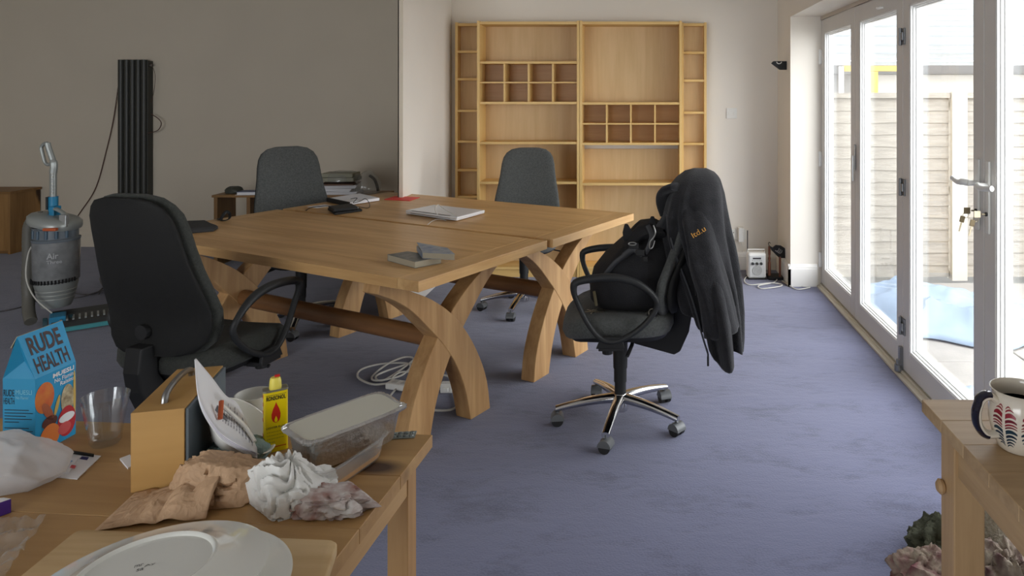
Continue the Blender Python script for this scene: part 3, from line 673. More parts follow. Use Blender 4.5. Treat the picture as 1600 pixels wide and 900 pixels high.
hp = spl([(vx(68), -.0, vz(338)), (vx(60), -.02, vz(340)), (vx(53), -.03, vz(350)), (vx(51), -.03, vz(370)), (vx(51), -.03, vz(400)), (vx(50), -.03, vz(440)), (vx(53), -.04, vz(462)), (vx(62), -.08, vz(480)), (vx(76), -.13, vz(492))], 9)
hr = [.031+(.002 if i % 2 else 0) for i in range(len(hp))]
MB().tube(hp, hr, 14).build('hose', M_vh, vac, smooth=True, angle=60)
M = Matrix.Translation((.09, 0, 0)) @ Matrix.Rotation(math.radians(38), 4, 'Z')
hb = MB(); prof = [(-.20, .012), (-.20, .035), (-.17, .055), (-.04, .075), (.02, .09), (.05, .05), (.05, .012)]
hb.prism(prof, lambda p, t: M @ Vector((t, p[0]-.02, p[1])), -.09, .26); hb.build('floor_head', M_vd, vac, bevel=.005)
MB().prism([(-.207, .010), (-.207, .028), (-.199, .034), (-.199, .010)], lambda p, t: M @ Vector((t, p[0]-.02, p[1])), -.09, .262).build('front_bumper', mat('teal_strip', (74, 150, 156), .4), vac)
hb = MB()
for k in range(9): hb.box(-.05+k*.03, -.175, .062, -.04+k*.03, -.08, .072, M)
hb.build('head_ribs', M_vg, vac)
MB().box(.235, -.22, .03, .262, -.05, .06, M).build('head_end', M_vg, vac, bevel=.008)
for x in (-.12, .0): MB().cyl(M @ Vector((x-.01, -.10, .04)), M @ Vector((x+.012, -.10, .04)), .04, 20).build('wheel', mat('dark_teal_wheel', (40, 72, 80), .5), vac, smooth=True)
MB().box(-.10, -.16, .03, -.02, -.04, .09, M).build('swivel_block', M_vb, vac, bevel=.006)
def cyltext(s_, w_, h_, z, a0, name):
    o = text(s_, w_, h_, mat('pale_lettering', (172, 174, 174), .6), can, name, (0, 0, 0), (1, 0, 0), (0, 1, 0), bold=.02)
    for v in o.data.vertices:
        x, y = v.co.x, v.co.y; a = a0+x/.1225; v.co = Vector((.1232*math.cos(a), .1232*math.sin(a), z+y))
cyltext('Air', .058, .036, .425, -PI/2+.30, 'lettering'); cyltext('Three', .075, .022, .395, -PI/2+.30, 'lettering')
MB().tube(spl([(vx(66), -.05, vz(375)), (vx(66), -.10, vz(390)), (vx(70), -.135, vz(425)), (vx(84), -.14, vz(455)), (vx(106), -.12, vz(480))], 7), .004, 6).build('side_lead', M_cord, vac, smooth=True)
co = MB(); pts = [F(110, 478), F(125, 462), F(150, 448), F(176, 446), F(160, 458), F(125, 466), F(100, 478), F(60, 476), F(30, 464), F(32, 476), F(70, 486), F(120, 474), F(165, 468), F(176, 458), F(172, 474), F(140, 482), F(125, 474), F(115, 455), F(124, 440), F(120, 432)]
co.tube(spl([p+Vector((0, .25, .008+.006*(i % 3))) for i, p in enumerate(pts)], 6), .0045, 6)
co.tube(spl([F(58, 470)+Vector((0, 0, .006)), F(30, 482)+Vector((0, 0, .006)), F(-10, 490)+Vector((0, 0, .006))], 6), .0045, 6)
at(co, 'mains_cord', mat('grey_cord', (92, 90, 92), .6), 'grey mains cord in loose loops on the carpet around the vacuum cleaner', 'cord', smooth=True)
# pine cabinet cut by the left edge
cb = thing('pine_cabinet', 'pine cabinet cut off by the left edge of the picture', 'cabinet', (-6.05, 6.40, 0))
x0, x1, y0, y1 = -.40, .41, -.06, .26
for xa in (x0, x1-.02): MB().box(xa, y0, 0, xa+.02, y1, .54).build('side_panel', wood('pine_dark_upright', (168, 128, 78), (134, 98, 56), 'z', .9, .5, knots=4), cb, bevel=.002)
MB().box(x0-.015, y0-.015, .5402, x1+.015, y1, .562).build('top', wood('pine_dark_along', (156, 118, 72), (124, 90, 52), 'x', .9, .5), cb, bevel=.003)
for k in range(4): MB().box(x0+.021+k*.193, y0+.004, .03, x0+.021+k*.193+.191, y0+.02, .538).build('front_board', MATS['pine_dark_upright'], cb, bevel=.002)
MB().box(x0+.021, y0+.03, .001, x1-.021, y1-.02, .05).build('plinth', MATS['pine_dark_along'], cb)

# ------------------------------------------------------------------ low open shelf by the grey wall
ls = thing('low_shelf', 'low wooden shelf of open square bays against the grey wall behind the tables', 'shelf', (-3.555, 5.9, 0))
M_lw = wood('mid_wood_along', (150, 114, 70), (118, 86, 50), 'x', .9, .5); M_lz = wood('mid_wood_upright', (152, 116, 72), (120, 88, 52), 'z', .9, .5)
MB().box(-.02, 0, .572, 1.40, .28, .592).build('top', M_lw, ls, bevel=.002)
for k in range(6): MB().box(k*.272-.004, .005, .0, k*.272+.026, .275, .5715).build('divider', M_lz, ls, bevel=.001)
MB().box(.027, .005, .10, 1.356, .275, .118).build('bottom_shelf', M_lw, ls)
st = at(crumple(MB(), (P(364, 300, 6.0).x, 6.02, .593), .075, .05, .045, 3, amp=.2), 'stone_ornament', mat('dark_green_stone', (62, 64, 56), .45, var=.3, vscale=30), 'dark lumpy ornament on the left end of the low shelf', 'ornament', smooth=True)
bk = thing('blue_book', 'blue covered book lying on the low shelf beside the dark ornament', 'book', (P(392, 303, 5.96).x, 5.97, .593), .1)
MB().box(-.09, -.06, 0.002, .09, .06, .022).build('pages', M_paper, bk); MB().box(-.092, -.062, .0225, .092, .062, .026).build('cover', mat('slate_blue_cover', (88, 98, 130), .5), bk)
MB().box(-.10, -.075, -.0, .1, .07, .002).build('back_cover', M_paper, bk)
sx = lambda p: P(p, 0, 5.95).x
for i, (a, b, r, n_) in enumerate(((500, 558, .05, 'lowest'), (505, 553, -.1, 'middle'), (498, 556, .12, 'upper'))):
    t = thing('paper_pile', '%s pile of loose white papers on the low shelf' % n_, 'papers', ((sx(a)+sx(b))/2, 6.0, .593+i*.026), r, 'piles of paper on the low shelf')
    for k in range(3): MB().box(-(sx(b)-sx(a))/2, -.085, k*.008, (sx(b)-sx(a))/2, .085, k*.008+.0075, Matrix.Rotation(.05*(k-1), 4, 'Z')).build('sheaf', M_paper, t)
tn = thing('wrapped_parcel', 'pale parcel wrapped in crinkled clear plastic on top of the paper piles', 'parcel', (sx(530), 6.0, .672))
MB().box(-.145, -.09, .03, .135, .09, .062).box(-.14, -.085, .064, .125, .085, .098).build('parcel', mat('parcel_grey', (150, 148, 128), .6), tn, bevel=.004)
crumple(MB(), (0, 0, .028), .16, .11, .075, 12, amp=.12, flat=.2, freq=4).build('plastic_wrap', glassmat('crinkled_wrap', (.95, .97, .97), refl=.16, rough=.15, haze=.16), tn, smooth=True)
MB().box(-.16, -.10, 0, .13, .09, .012, Matrix.Rotation(.06, 4, 'Z')).build('brown_folder', mat('brown_folder', (110, 82, 66), .7), tn)
MB().box(-.165, -.105, .012, -.125, -.08, .055).build('black_tab', M_dark, tn)
pb = thing('plastic_bag', 'clear crumpled plastic bag at the right end of the low shelf', 'bag', (sx(570), 6.0, .593))
crumple(MB(), (0, 0, 0), .10, .10, .13, 21, amp=.22, flat=.4).build('bag', MATS['crinkled_wrap'], pb, smooth=True)
MB().tube(spl([(.02, 0, .15), (.06, 0, .12), (.085, 0, .06), (.09, 0, .02)], 4), .018, 8, flat=.6).build('dark_contents', M_dark, pb, smooth=True)

# ------------------------------------------------------------------ things on the oak tables
TH = .7603
p_ = thing('black_pouch', 'flat black fabric pouch at the left corner of the oak table behind the chair', 'pouch', F(305, 354, TH))
q = [F(x, y, TH+.012) for x, y in ((270, 350), (292, 347), (322, 346), (332, 351), (341, 354), (334, 358), (300, 361), (277, 364), (266, 360))]
lo = [Vector((v.x, v.y, TH)) for v in q]; c = sum(q, Vector())/9; up = [c+(v-c)*.88+Vector((0, 0, .010)) for v in q]
part(MB().loft([lo, q, up]), 'body', mat('dark_grey_cloth', (50, 50, 50), .9, bump=.4, bscale=60), p_, bevel=.003)
part(MB().tube(spl([F(268, 350, TH+.02), F(280, 347, TH+.03), F(284, 348, TH+.02)], 3), .004, 6), 'zip_pull', M_steel, p_, smooth=True)
lp = MB(); a = F(340, 343, TH); pts = spl([a+Vector((0, 0, .004)), F(350, 346, TH)+Vector((0, 0, .005)), F(358, 345, TH)+Vector((0, 0, .012)), F(359, 343, TH)+Vector((0, 0, .03)), F(354, 343, TH)+Vector((0, 0, .042)), F(349, 344, TH)+Vector((0, 0, .028)), F(344, 346, TH)+Vector((0, 0, .006))], 5)
lp.tube(pts, .008, 8, flat=.3); at(lp, 'strap_loop', M_dark, 'small loop of black strap standing up near the left edge of the oak table', 'strap', smooth=True)
at(quad([(480, 323), (507, 319.5), (520, 321.5), (495, 325)], TH, TH+.001), 'small_card', M_paper, 'small white card left of the two black wallets on the table', 'card')
at(quad([(512, 325), (556, 321), (566, 327), (523, 333)], TH, TH+.012), 'flat_black_case', M_dark, 'flat black case under the other on the far oak table', 'case', bevel=.003)
hd = thing('black_hard_drive', 'black box with a silver side lying on the flat black case', 'drive', F(536, 324, TH+.013))
part(quad([(513, 321.5), (549, 317.5), (559, 323), (521, 327)], TH+.014, TH+.030), 'body', M_blk, hd, bevel=.003)
part(quad([(517, 324.5), (555, 320), (560, 323.5), (521, 328)], TH+.0125, TH+.0195), 'silver_edge', M_steel, hd)
wr_ = MB(); wr_.tube(spl([F(478, 330, TH)+Vector((0, 0, .003)), F(486, 325, TH)+Vector((0, 0, .003)), F(505, 323, TH)+Vector((0, 0, .004)), F(518, 326, TH)+Vector((0, 0, .016))], 5), .002, 5)
wr_.tube(spl([F(556, 325, TH)+Vector((0, 0, .01)), F(575, 326, TH)+Vector((0, 0, .004)), F(577, 321, TH)+Vector((0, 0, .012)), F(571, 318, TH)+Vector((0, 0, .03)), F(562, 320, TH)+Vector((0, 0, .02)), F(552, 323, TH)+Vector((0, 0, .024)), F(558, 317, TH)+Vector((0, 0, .03)), F(548, 319, TH)+Vector((0, 0, .032))], 5), .002, 5)
at(wr_, 'thin_black_cable', M_dark, 'thin black cable looping out of the black box on the table', 'cable', smooth=True)
nt_ = thing('white_ring_binder', 'white binder with a black spine lying near the far left edge of the table', 'binder', F(552, 309, TH))
part(quad([(512, 309.5), (546, 316), (593, 309), (562, 302)], TH+.004, TH+.022), 'pages', M_paper, nt_, bevel=.002)
part(quad([(510, 309), (545.5, 316.3), (547, 315.6), (513, 308.4)], TH, TH+.026), 'spine', M_dark, nt_, bevel=.002)
part(quad([(511, 309.8), (546, 316.5), (594, 309.6), (562, 302.4)], TH, TH+.0035), 'back_cover', mat('tan_cover', (150, 120, 90), .6), nt_)
at(quad([(600, 311.5), (617, 306.2), (656, 308), (640, 313.5)], TH, TH+.003), 'red_envelope', mat('coral_red_paper', (226, 66, 58), .6), 'bright red envelope lying flat near the back edge of the far oak table', 'envelope')
lt = thing('white_laptop', 'closed white laptop on the far oak table', 'laptop', F(695, 331, TH))
M_lt = mat('glossy_white', (226, 228, 230), .25)
part(quad([(633.8, 331), (678, 321.5), (757.3, 330.2), (713.5, 342)], TH+.003, TH+.014), 'base', M_lt, lt, bevel=.004, seg=3)
part(quad([(633.5, 328.6), (678, 319.6), (757.7, 328.2), (713.8, 339.6)], TH+.0155, TH+.026), 'lid', M_lt, lt, bevel=.004, seg=3)
A, B = F(642, 333, TH+.013), F(703, 341.3, TH+.013); d = (B-A).normalized(); nn = Vector((d.y, -d.x, 0))
part(MB().loft([[A+nn*.002, B+nn*.002, B-nn*.012, A-nn*.012], [v+Vector((0, 0, .0135)) for v in (A+nn*.002, B+nn*.002, B-nn*.012, A-nn*.012)]]), 'hinge_strip', mat('dark_brown_hinge', (44, 36, 32), .5), lt)
A, B = F(718, 341, TH+.0112), F(750, 333, TH+.0112); pr = MB()
d = (B-A).normalized(); nn = Vector((d.y, -d.x, 0))
for k in range(7):
    o = A+d*(.010+k*.014); pr.loft([[o-nn*.002, o+d*.007-nn*.002, o+d*.007+nn*.0006, o+nn*.0006], [v+Vector((0, 0, .004)) for v in (o-nn*.002, o+d*.007-nn*.002, o+d*.007+nn*.0006, o+nn*.0006)]])
part(pr, 'ports', M_ink, lt)
wl = MB(); Z = lambda z: Vector((0, 0, z)); wl.tube(spl([F(715, 338.5, TH+.03), F(703, 332, TH+.032), F(692, 325, TH+.036), F(685, 320, TH+.045), F(680, 325, TH+.05), F(682, 333, TH+.035), F(688, 341, TH)+Z(.01), F(694, 344.5, TH)+Z(.004)], 6), .0022, 6)
wl.tube(spl([F(668, 352, TH)+Z(.003), F(676, 346, TH)+Z(.003), F(686, 343.5, TH)+Z(.004), F(697, 345.5, TH)+Z(.004)], 5), .002, 6)
at(wl, 'white_cable', M_cord, 'thin white cable curling over the white laptop', 'cable', smooth=True)
def paperback(label, pts, z0, z1, col, spine_first=True, curl=False):
    c = sum((F(x, y, z1) for x, y in pts), Vector())/4; c.z = z0
    t = thing('paperback_book', label, 'book', c, 0, 'paperbacks on the near oak table')
    q = [F(x, y, z1) for x, y in pts]; ctr = sum(q, Vector())/4; sh = [ctr+(v-ctr)*.975 for v in q]
    m = MB(); m.loft([[Vector((v.x, v.y, z0+.0012)) for v in sh], [Vector((v.x, v.y, z1-.0012)) for v in sh]]); part(m, 'pages', mat('aged_page_edges', (168, 160, 140), .9, bump=.4, bscale=60, stretch=(1, 1, 30)), t)
    m = MB(); m.loft([[Vector((v.x, v.y, z0)) for v in q], [Vector((v.x, v.y, z0+.0011)) for v in q]]); part(m, 'back_cover', col, t)
    m = MB(); top = [Vector((v.x, v.y, z1)) for v in q]
    if curl: top[0].z += .012; top[1].z += .002
    m.loft([[v-Vector((0, 0, .0011)) for v in top], top]); part(m, 'front_cover', col, t)
    a, b = q[3], q[0]; a2 = a+(ctr-a)*.02; b2 = b+(ctr-b)*.02
    m = MB(); m.loft([[Vector((v.x, v.y, z0+.0011)) for v in (a, b, b2, a2)], [Vector((v.x, v.y, z1-.0011)) for v in (a, b, b2, a2)]]); part(m, 'spine', col, t)
    return t
M_cv1 = mat('grey_printed_cover', (120, 120, 116), .4, col2=(64, 66, 60), vscale=28); M_cv2 = mat('blue_grey_printed_cover', (104, 116, 136), .4, col2=(150, 152, 150), vscale=30)
paperback('lower of the two grey paperback books near the corner of the table', [(637, 392.5), (690, 401), (648.5, 409), (605.5, 397.5)], TH, TH+.026, M_cv1)
paperback('upper paperback book, blue grey cover curling up, lying on the other one', [(651, 383), (699, 388), (711, 397), (660, 394.5)], TH+.0265, TH+.050, M_cv2, curl=True)

# ------------------------------------------------------------------ cords and adaptors on the carpet
def cord(name, label, pts, r, m, zs=None):
    q = spl([F(x, y)+Vector((0, 0, r+.001+(.004 if i % 2 else 0))) for i, (x, y) in enumerate(pts)], 7)
    return at(MB().tube(q, r, 7), name, m, label, 'cord', smooth=True)
cord('white_extension_cord', 'bundle of white flex lying on the carpet under the near oak table', [(705, 607), (712, 640), (668, 642), (610, 628), (625, 600), (585, 604), (560, 592), (565, 580), (600, 570), (640, 572), (628, 588), (590, 598), (582, 590), (605, 572), (632, 560), (645, 566), (600, 596), (588, 590), (620, 576), (650, 570), (660, 582), (625, 585), (612, 598), (640, 600), (680, 588), (702, 592), (706, 605), (688, 612)], .005, M_cord)
ad = thing('white_mains_adaptor', 'white mains adaptor lying by the flex between the crossed table legs', 'adaptor', F(699, 612))
MB().box(-.03, -.02, 0, .03, .02, .045).build('body', M_wh, ad, bevel=.005); MB().box(-.012, -.034, .012, .012, -.021, .03).build('plug', M_wh, ad, bevel=.002)
ex = thing('white_socket_block', 'white extension socket block half hidden behind the crossed table legs', 'socket block', F(632, 608), -.3)
MB().box(-.09, -.03, 0, .09, .03, .03).build('body', M_wh, ex, bevel=.006)
for x in (-.05, 0, .05): MB().box(x-.014, -.016, .0305, x+.014, .016, .032).build('outlet', mat('pale_grey_plastic', (190, 190, 186), .5), ex)
cord('radio_cord', 'white cord in loops on the carpet in front of the small radio', [(1168, 432), (1163, 440), (1172, 446), (1205, 444), (1222, 446), (1215, 450), (1190, 452), (1186, 448), (1210, 442), (1214, 434), (1205, 430), (1198, 429)], .004, M_cord)
cord('skirting_cord', 'white cord trailing along the floor at the foot of the door reveal', [(1222, 440), (1232, 447), (1245, 453), (1262, 452), (1265, 450), (1252, 449)], .004, M_cord)

# ------------------------------------------------------------------ small radio and the bracket stand
ra = thing('table_radio', 'small white portable radio with an aerial on the floor by the back wall', 'radio', F(1183, 437)+Vector((0, .05, .001)))
M_rs = mat('radio_silver', (206, 206, 202), .35, .1)
MB().box(-.070, -.05, .008, .070, .05, .205).build('case', M_wh, ra, bevel=.016, seg=3); MB().box(-.058, -.054, .02, .058, -.0495, .185).build('front_panel', M_rs, ra, bevel=.004)
MB().box(-.034, -.056, .158, .030, -.0545, .170).build('display', M_ink, ra)
for k in range(6): MB().cyl((-.036+k*.0135, -.0545, .148), (-.036+k*.0135, -.057, .148), .003, 8).build('button', M_steel, ra)
for x in (-.035, -.002, .030): MB().cyl((x, -.0545, .125), (x, -.068, .125), .0105, 18).build('knob', M_darkst, ra, smooth=True)
MB().lathe([(.0, 0), (.036, 0), (.038, .003), (.036, .004), (0, .002)], 28, (-.0, -.0545, .072), Matrix.Rotation(PI/2, 4, 'X')).build('speaker_grille', mat('grille_grey', (182, 182, 178), .5, bump=.6, bscale=500), ra)
MB().tube([(-.066, 0, .20), (-.066, 0, .222), (.066, 0, .222), (.066, 0, .20)], .005, 8).build('carry_bar', M_wh, ra)
MB().cyl((-.064, .02, .20), (-.064, .02, .365), .004, 8).build('aerial', M_ink, ra); MB().box(-.072, -.052, 0, .072, .052, .0078).build('rubber_base', M_dark, ra)
bs = thing('bracket_stand', 'black bracket with grey arcs on two thin brown wooden legs beside the radio', 'stand', F(1212, 437)+Vector((0, .02, .001)))
bo = bs.location
K = bo.y/FPX; bx = lambda p: (p-1212)*K; bz = lambda p: H0-(p-PY)*K
MB().prism([(bx(1203), bz(384)), (bx(1206), bz(391)), (bx(1218), bz(403)), (bx(1228), bz(403)), (bx(1227), bz(388)), (bx(1221), bz(384)), (bx(1213), bz(383)), (bx(1208), bz(387))], lambda p, t: (p[0], t, p[1]), -.012, .012).build('bracket', M_blk, bs, bevel=.002)
for k in range(3):
    MB().tube([(bx(1214+k*2.2)+.018*math.cos(a), -.014, bz(388+k*1.6)+.02*math.sin(a)) for a in [-PI*.75+PI*j/9*.8 for j in range(10)]], .004, 6).build('grey_arc', mat('grey_arc', (150, 150, 148), .4, .4), bs, smooth=True)
M_leg = mat('reddish_brown_wood', (122, 72, 52), .5)
MB().lathe([(.010, 0), (.012, .02), (.012, .12), (.007, .13), (.011, .15), (.007, .17), (.010, .19), (.009, bz(386))], 12, (bx(1204), .03, 0)).build('wooden_leg', M_leg, bs, smooth=True)
MB().cyl((bx(1219), -.01, 0), (bx(1219), -.01, bz(401)), .009, 12).build('wooden_leg', M_leg, bs, smooth=True)
MB().box(bx(1201), -.04, 0, bx(1227), .10, .02).build('base', M_dark, bs, bevel=.004)
MB().tube(spl([(bx(1204), .03, bz(386)), (bx(1202.5), .03, bz(382)), (bx(1204), .03, bz(380)), (bx(1205.5), .03, bz(382))], 4), .003, 6).build('hook', M_blk, bs, smooth=True)

# ------------------------------------------------------------------ black fleece over the right-hand chair
K3 = 3.1/FPX
jx = lambda p: (p-PX)*K3
jz = lambda p: H0-(p-PY)*K3
rows = [(265, 1084, 1104, .03), (270, 1070, 1116, .09), (280, 1058, 1125, .14), (300, 1043, 1131, .19), (330, 1035, 1136, .225), (360, 1035, 1141, .235), (400, 1042, 1149, .24), (440, 1056, 1155, .245), (480, 1070, 1158, .25), (520, 1082, 1158, .25), (548, 1092, 1156, .24), (575, 1098, 1152, .23)]
def row(z):
    for (a, b) in zip(rows, rows[1:]):
        za, zb = jz(a[0]), jz(b[0])
        if zb <= z <= za:
            t = (za-z)/(za-zb); return [a[k]+(b[k]-a[k])*t for k in (1, 2, 3)]
    return list(rows[-1][1:])
jk = thing('fleece_jacket', 'black fleece jacket draped over the back of the right-hand office chair', 'jacket', (.27, 3.12, .33))
NU, NV = 96, 60; top = jz(265)
def jfn(u, v):
    th = 2*PI*u; c, s_ = math.cos(th), math.sin(th)
    zb = .37+.03*s_ + (.20 if c < 0 else .0)*abs(c)**1.5 + .02*math.sin(5*th)
    z = top-(top-zb)*v**.9; x0, x1, b = row(z); a = (jx(x1)-jx(x0))/2; cx = (jx(x1)+jx(x0))/2
    amp = .26*min(1, v*1.8); f = 1+amp*(.5*math.sin(5*th+2.2*v+1)+.40*math.sin(12*th-1.5*v+1.5*math.sin(3*th))+.35*noise.noise(Vector((c*1.7, s_*1.7, v*2.5))))-amp*.3
    e = .75
    return (cx+a*math.copysign(abs(c)**e, c)*(f if c < 0 else min(f, 1.04)), 3.12+b*math.copysign(abs(s_)**e, s_)*f, z+.004*noise.noise(Vector((th, v*9, 3))))
J = MB(); 
for j in range(NV+1):
    for i in range(NU): J.v.append(Vector(jfn(i/NU, max(.001, j/NV))))
for j in range(NV):
    for i in range(NU):
        k = (i+1) % NU; J.f.append((j*NU+i, j*NU+k, (j+1)*NU+k, (j+1)*NU+i))
J.f.append(tuple(range(NU)))
jb = part(J, 'body', M_fleece, jk, smooth=True, angle=180, solid=.006)
def sleeve(pts, rad, seed, name, n=22, flat=.75):
    q = spl(pts, 8); N = len(q); rings = []; r_ = lambda t: rad[0]+(rad[1]-rad[0])*t
    m = MB(); m.tube(q, [r_(i/(N-1)) for i in range(N)], n, flat=flat)
    for i, v in enumerate(m.v):
        t = (i//n)/(N-1); j = i % n
        v += (v-q[i//n])*((.13-.10*t)*math.sin(3*2*PI*j/n+t*2.5+seed)+.08*math.sin(5*2*PI*j/n-t*4+seed)+.10*noise.noise(v*7+Vector((seed, 0, 0)))-.5*max(0, .18-t)/.18)
    return part(m, name, M_fleece, jk, smooth=True, angle=180)
sleeve([P(1078, 288, 3.04), P(1092, 345, 2.93), P(1103, 410, 2.89), P(1118, 465, 2.89), P(1130, 520, 2.91)], (.060, .074), 1, 'sleeve', flat=.62)
sleeve([P(1108, 285, 3.2), P(1122, 340, 3.26), P(1134, 395, 3.28), P(1146, 450, 3.28)], (.055, .050), 5, 'sleeve', flat=.7)
cl = MB(); c1 = spl([P(1056, 292, 2.98), P(1040, 298, 3.02), P(1036, 312, 3.06), P(1042, 332, 3.1)], 6)
cl.tube(c1, .035, 12, flat=.55); part(cl, 'collar', M_fleece, jk, smooth=True, angle=180)
tr = bvh(jb)
zp = []
for (x, y) in ((1042, 335), (1044, 355), (1050, 380), (1058, 405), (1068, 430), (1079, 460), (1088, 490), (1096, 520), (1106, 552)):
    h_ = hit(tr, x, y)
    if h_ is None: h_ = P(x, y, 2.92)
    zp.append(h_+Vector((0, -.006, 0)))
part(MB().tube(spl(zp, 4), .004, 6), 'front_zip', mat('zip_grey', (82, 84, 88), .35, .4), jk, smooth=True)
e_ = zp[-1]; part(MB().box(e_.x-.004, e_.y-.002, e_.z-.05, e_.x+.004, e_.y+.002, e_.z-.012).cyl(e_-Vector((0, 0, .012)), e_, .004, 6), 'zip_pull', M_darkst, jk)
for (x, y, l) in ((1084, 432, 1), (1148, 478, 0)):
    h_ = hit(tr, x, y)
    if h_ is None: continue
    if l: h_ = h_+Vector((0, -.02, 0))
    part(MB().cyl(h_+Vector((0, -.008, 0)), h_+Vector((.008, -.008, -.07)), .004, 8), 'pocket_zip_pull', M_dark, jk)
sl = [o for o in jk.children if o.name.startswith('sleeve')][0]; t2 = bvh(sl)
a, b = (hit(t2, 1086, 372) or P(1086, 372, 2.86)), (hit(t2, 1104, 361) or P(1104, 361, 2.86))
X = (b-a); X.y = 0; X.normalize(); Y = Vector((-X.z, 0, X.x))
lt_ = text('Build Ltd.uk', .001, .001, mat('amber_thread', (196, 142, 62), .7), None, 'embroidery', (0, 0, 0), (1, 0, 0), (0, 0, 1)); bpy.data.objects.remove(lt_)
em = text('ltd.u', .060, .022, MATS['amber_thread'], None, 'embroidery', a+Vector((-.006, -.008, 0)), X, Y, bold=.005)
for v in em.data.vertices:
    n_ = t2.find_nearest(v.co); v.co = Vector((v.co.x, n_[0].y-.0035, v.co.z))-jk.location
em.parent = jk

# ------------------------------------------------------------------ backpack on the seat
bp_ = thing('backpack', 'black backpack with buckled straps slumped on the seat of the right-hand chair', 'backpack', (-.04, 3.12, .527))
brow = [(.527, 930, 1050, .14), (.56, 922, 1054, .17), (.62, 920, 1055, .18), (.68, 929, 1054, .175), (.74, 947, 1054, .16), (.79, 968, 1052, .14), (.83, 982, 1050, .11), (.86, 990, 1042, .08), (.88, 998, 1030, .045)]
rings = []
for i, (z, x0, x1, b) in enumerate(brow):
    a = (jx(x1)-jx(x0))/2; cx = (jx(x1)+jx(x0))/2; r = []
    for j, (p, q) in enumerate(sell(40, a, b, .7)):
        k = 1+.06*noise.noise(Vector((p*9, q*9, z*9)))+.03*math.sin(j*.9+z*30)*(z > .56)
        r.append(Vector((cx+p*k, 3.12+q*k, z+(.01*noise.noise(Vector((p*12, q*12, 4))) if 0 < i else 0))))
    rings.append(r)
part(MB().loft(rings), 'body', M_canvas, bp_, smooth=True, angle=70)
fl = MB(); rings = []
for (px_, py_, w_, h_) in ((976, 392, .045, .02), (984, 376, .08, .03), (1000, 362, .09, .034), (1018, 356, .095, .035), (1036, 358, .09, .03)):
    c = P(px_, py_, 3.05); rings.append([c+Vector((.010*math.sin(k), (w_)*math.cos(2*PI*k/14), h_*math.sin(2*PI*k/14)*(1+.15*math.sin(k*3)))) for k in range(14)])
part(fl.loft(rings), 'top_flap', M_canvas, bp_, smooth=True, angle=60)
for (x, y, dx, hh_) in ((985, 352, -6, 24), (1021, 340, -1, 28)):
    c = P(x, y+hh_, 3.0); tp = P(x+dx, y-2, 3.0); w_ = .028
    MBx = MB(); MBx.loft([[c+Vector((-w_, -.012, 0)), c+Vector((w_, -.012, 0)), c+Vector((w_, .02, 0)), c+Vector((-w_, .02, 0))], [(c+tp)/2+Vector((-w_*.9, -.010, 0)), (c+tp)/2+Vector((w_*.6, -.010, 0)), (c+tp)/2+Vector((w_*.6, .012, 0)), (c+tp)/2+Vector((-w_*.9, .012, 0))], [tp+Vector((-w_*.3, -.004, 0)), tp+Vector((w_*.2, -.004, 0)), tp+Vector((w_*.2, .006, 0)), tp+Vector((-w_*.3, .006, 0))]])
    part(MBx, 'corner_tab', M_canvas, bp_, bevel=.004)
def strap(pts, w_, name='strap', m=M_web):
    q = spl(pts, 6); return part(MB().tube(q, w_, 8, flat=.18, up=(0, -1, .15)), name, m, bp_, smooth=True)
strap([P(1012, 352, 2.97), P(1018, 368, 2.95), P(1014, 385, 2.94), P(1008, 396, 2.94)], .010)
strap([P(975, 400, 2.95), P(990, 390, 2.95), P(1004, 398, 2.94)], .013)
strap([P(1046, 330, 3.0), P(1036, 345, 2.99), P(1028, 358, 2.98), P(1042, 350, 2.99)], .014)
strap([P(1042, 345, 3.0), P(1050, 325, 3.0), P(1058, 318, 3.02)], .014, 'haul_loop')
strap([P(945, 430, 2.95), P(960, 412, 2.95), P(975, 400, 2.95)], .010)
strap([P(928, 455, 2.98), P(930, 466, 2.96), P(932, 478, 2.95)], .006, 'red_tag', mat('olive_tag', (92, 84, 60), .7))
for (x, y, w_, h_) in ((990, 384, .020, .012), (1000, 395, .018, .012), (1008, 405, .010, .010)):
    c = P(x, y, 2.925); part(MB().box(c.x-w_, c.y-.006, c.z-h_, c.x+w_, c.y+.004, c.z+h_), 'buckle', M_blk, bp_, bevel=.003)
c = P(988, 381, 2.91); part(MB().tube([c+Vector((.016*math.cos(a), 0, .006*math.sin(a))) for a in [2*PI*k/12 for k in range(12)]], .0025, 6, closed=True), 'buckle_bar', M_steel, bp_, smooth=True)
part(MB().tube(spl([P(1021, 352, 2.93), P(1024, 362, 2.92), P(1022, 370, 2.92), P(1016, 378, 2.92), P(1015, 388, 2.92), P(1020, 386, 2.92), P(1023, 376, 2.92)], 5), .003, 7), 'carabiner', M_steel, bp_, smooth=True)
part(MB().tube(spl([P(948, 452, 2.955), P(955, 450, 2.95), P(960, 453, 2.95), P(957, 460, 2.952)], 4), .003, 6), 'piping', M_web, bp_, smooth=True)
ky = thing('key_bunch', 'bunch of small metal keys on the front of the chair seat beside the backpack', 'keys', P(928, 480, 2.98))
ky.location.z = .519
M_k2 = mat('silver_keys', (168, 162, 146), .3, .9)
for k in range(6):
    R_ = Matrix.Rotation(k*1.05+.3, 4, 'Z')
    MB().box(.004, -.005, .001+k*.002, .018, .005, .003+k*.002, R_).box(.018, -.0025, .001+k*.002, .042, .0025, .003+k*.002, R_).build('key', M_k2, ky)
MB().tube([(.013*math.cos(a), .013*math.sin(a), .009) for a in [2*PI*k/16 for k in range(16)]], .0018, 6, closed=True).build('key_ring', M_k2, ky, smooth=True)
dr = thing('metal_ring_clip', 'shiny metal ring clip lying at the rear edge of the chair seat under the backpack', 'clip', (P(1019, 490, 2.90).x, 2.93, .519))
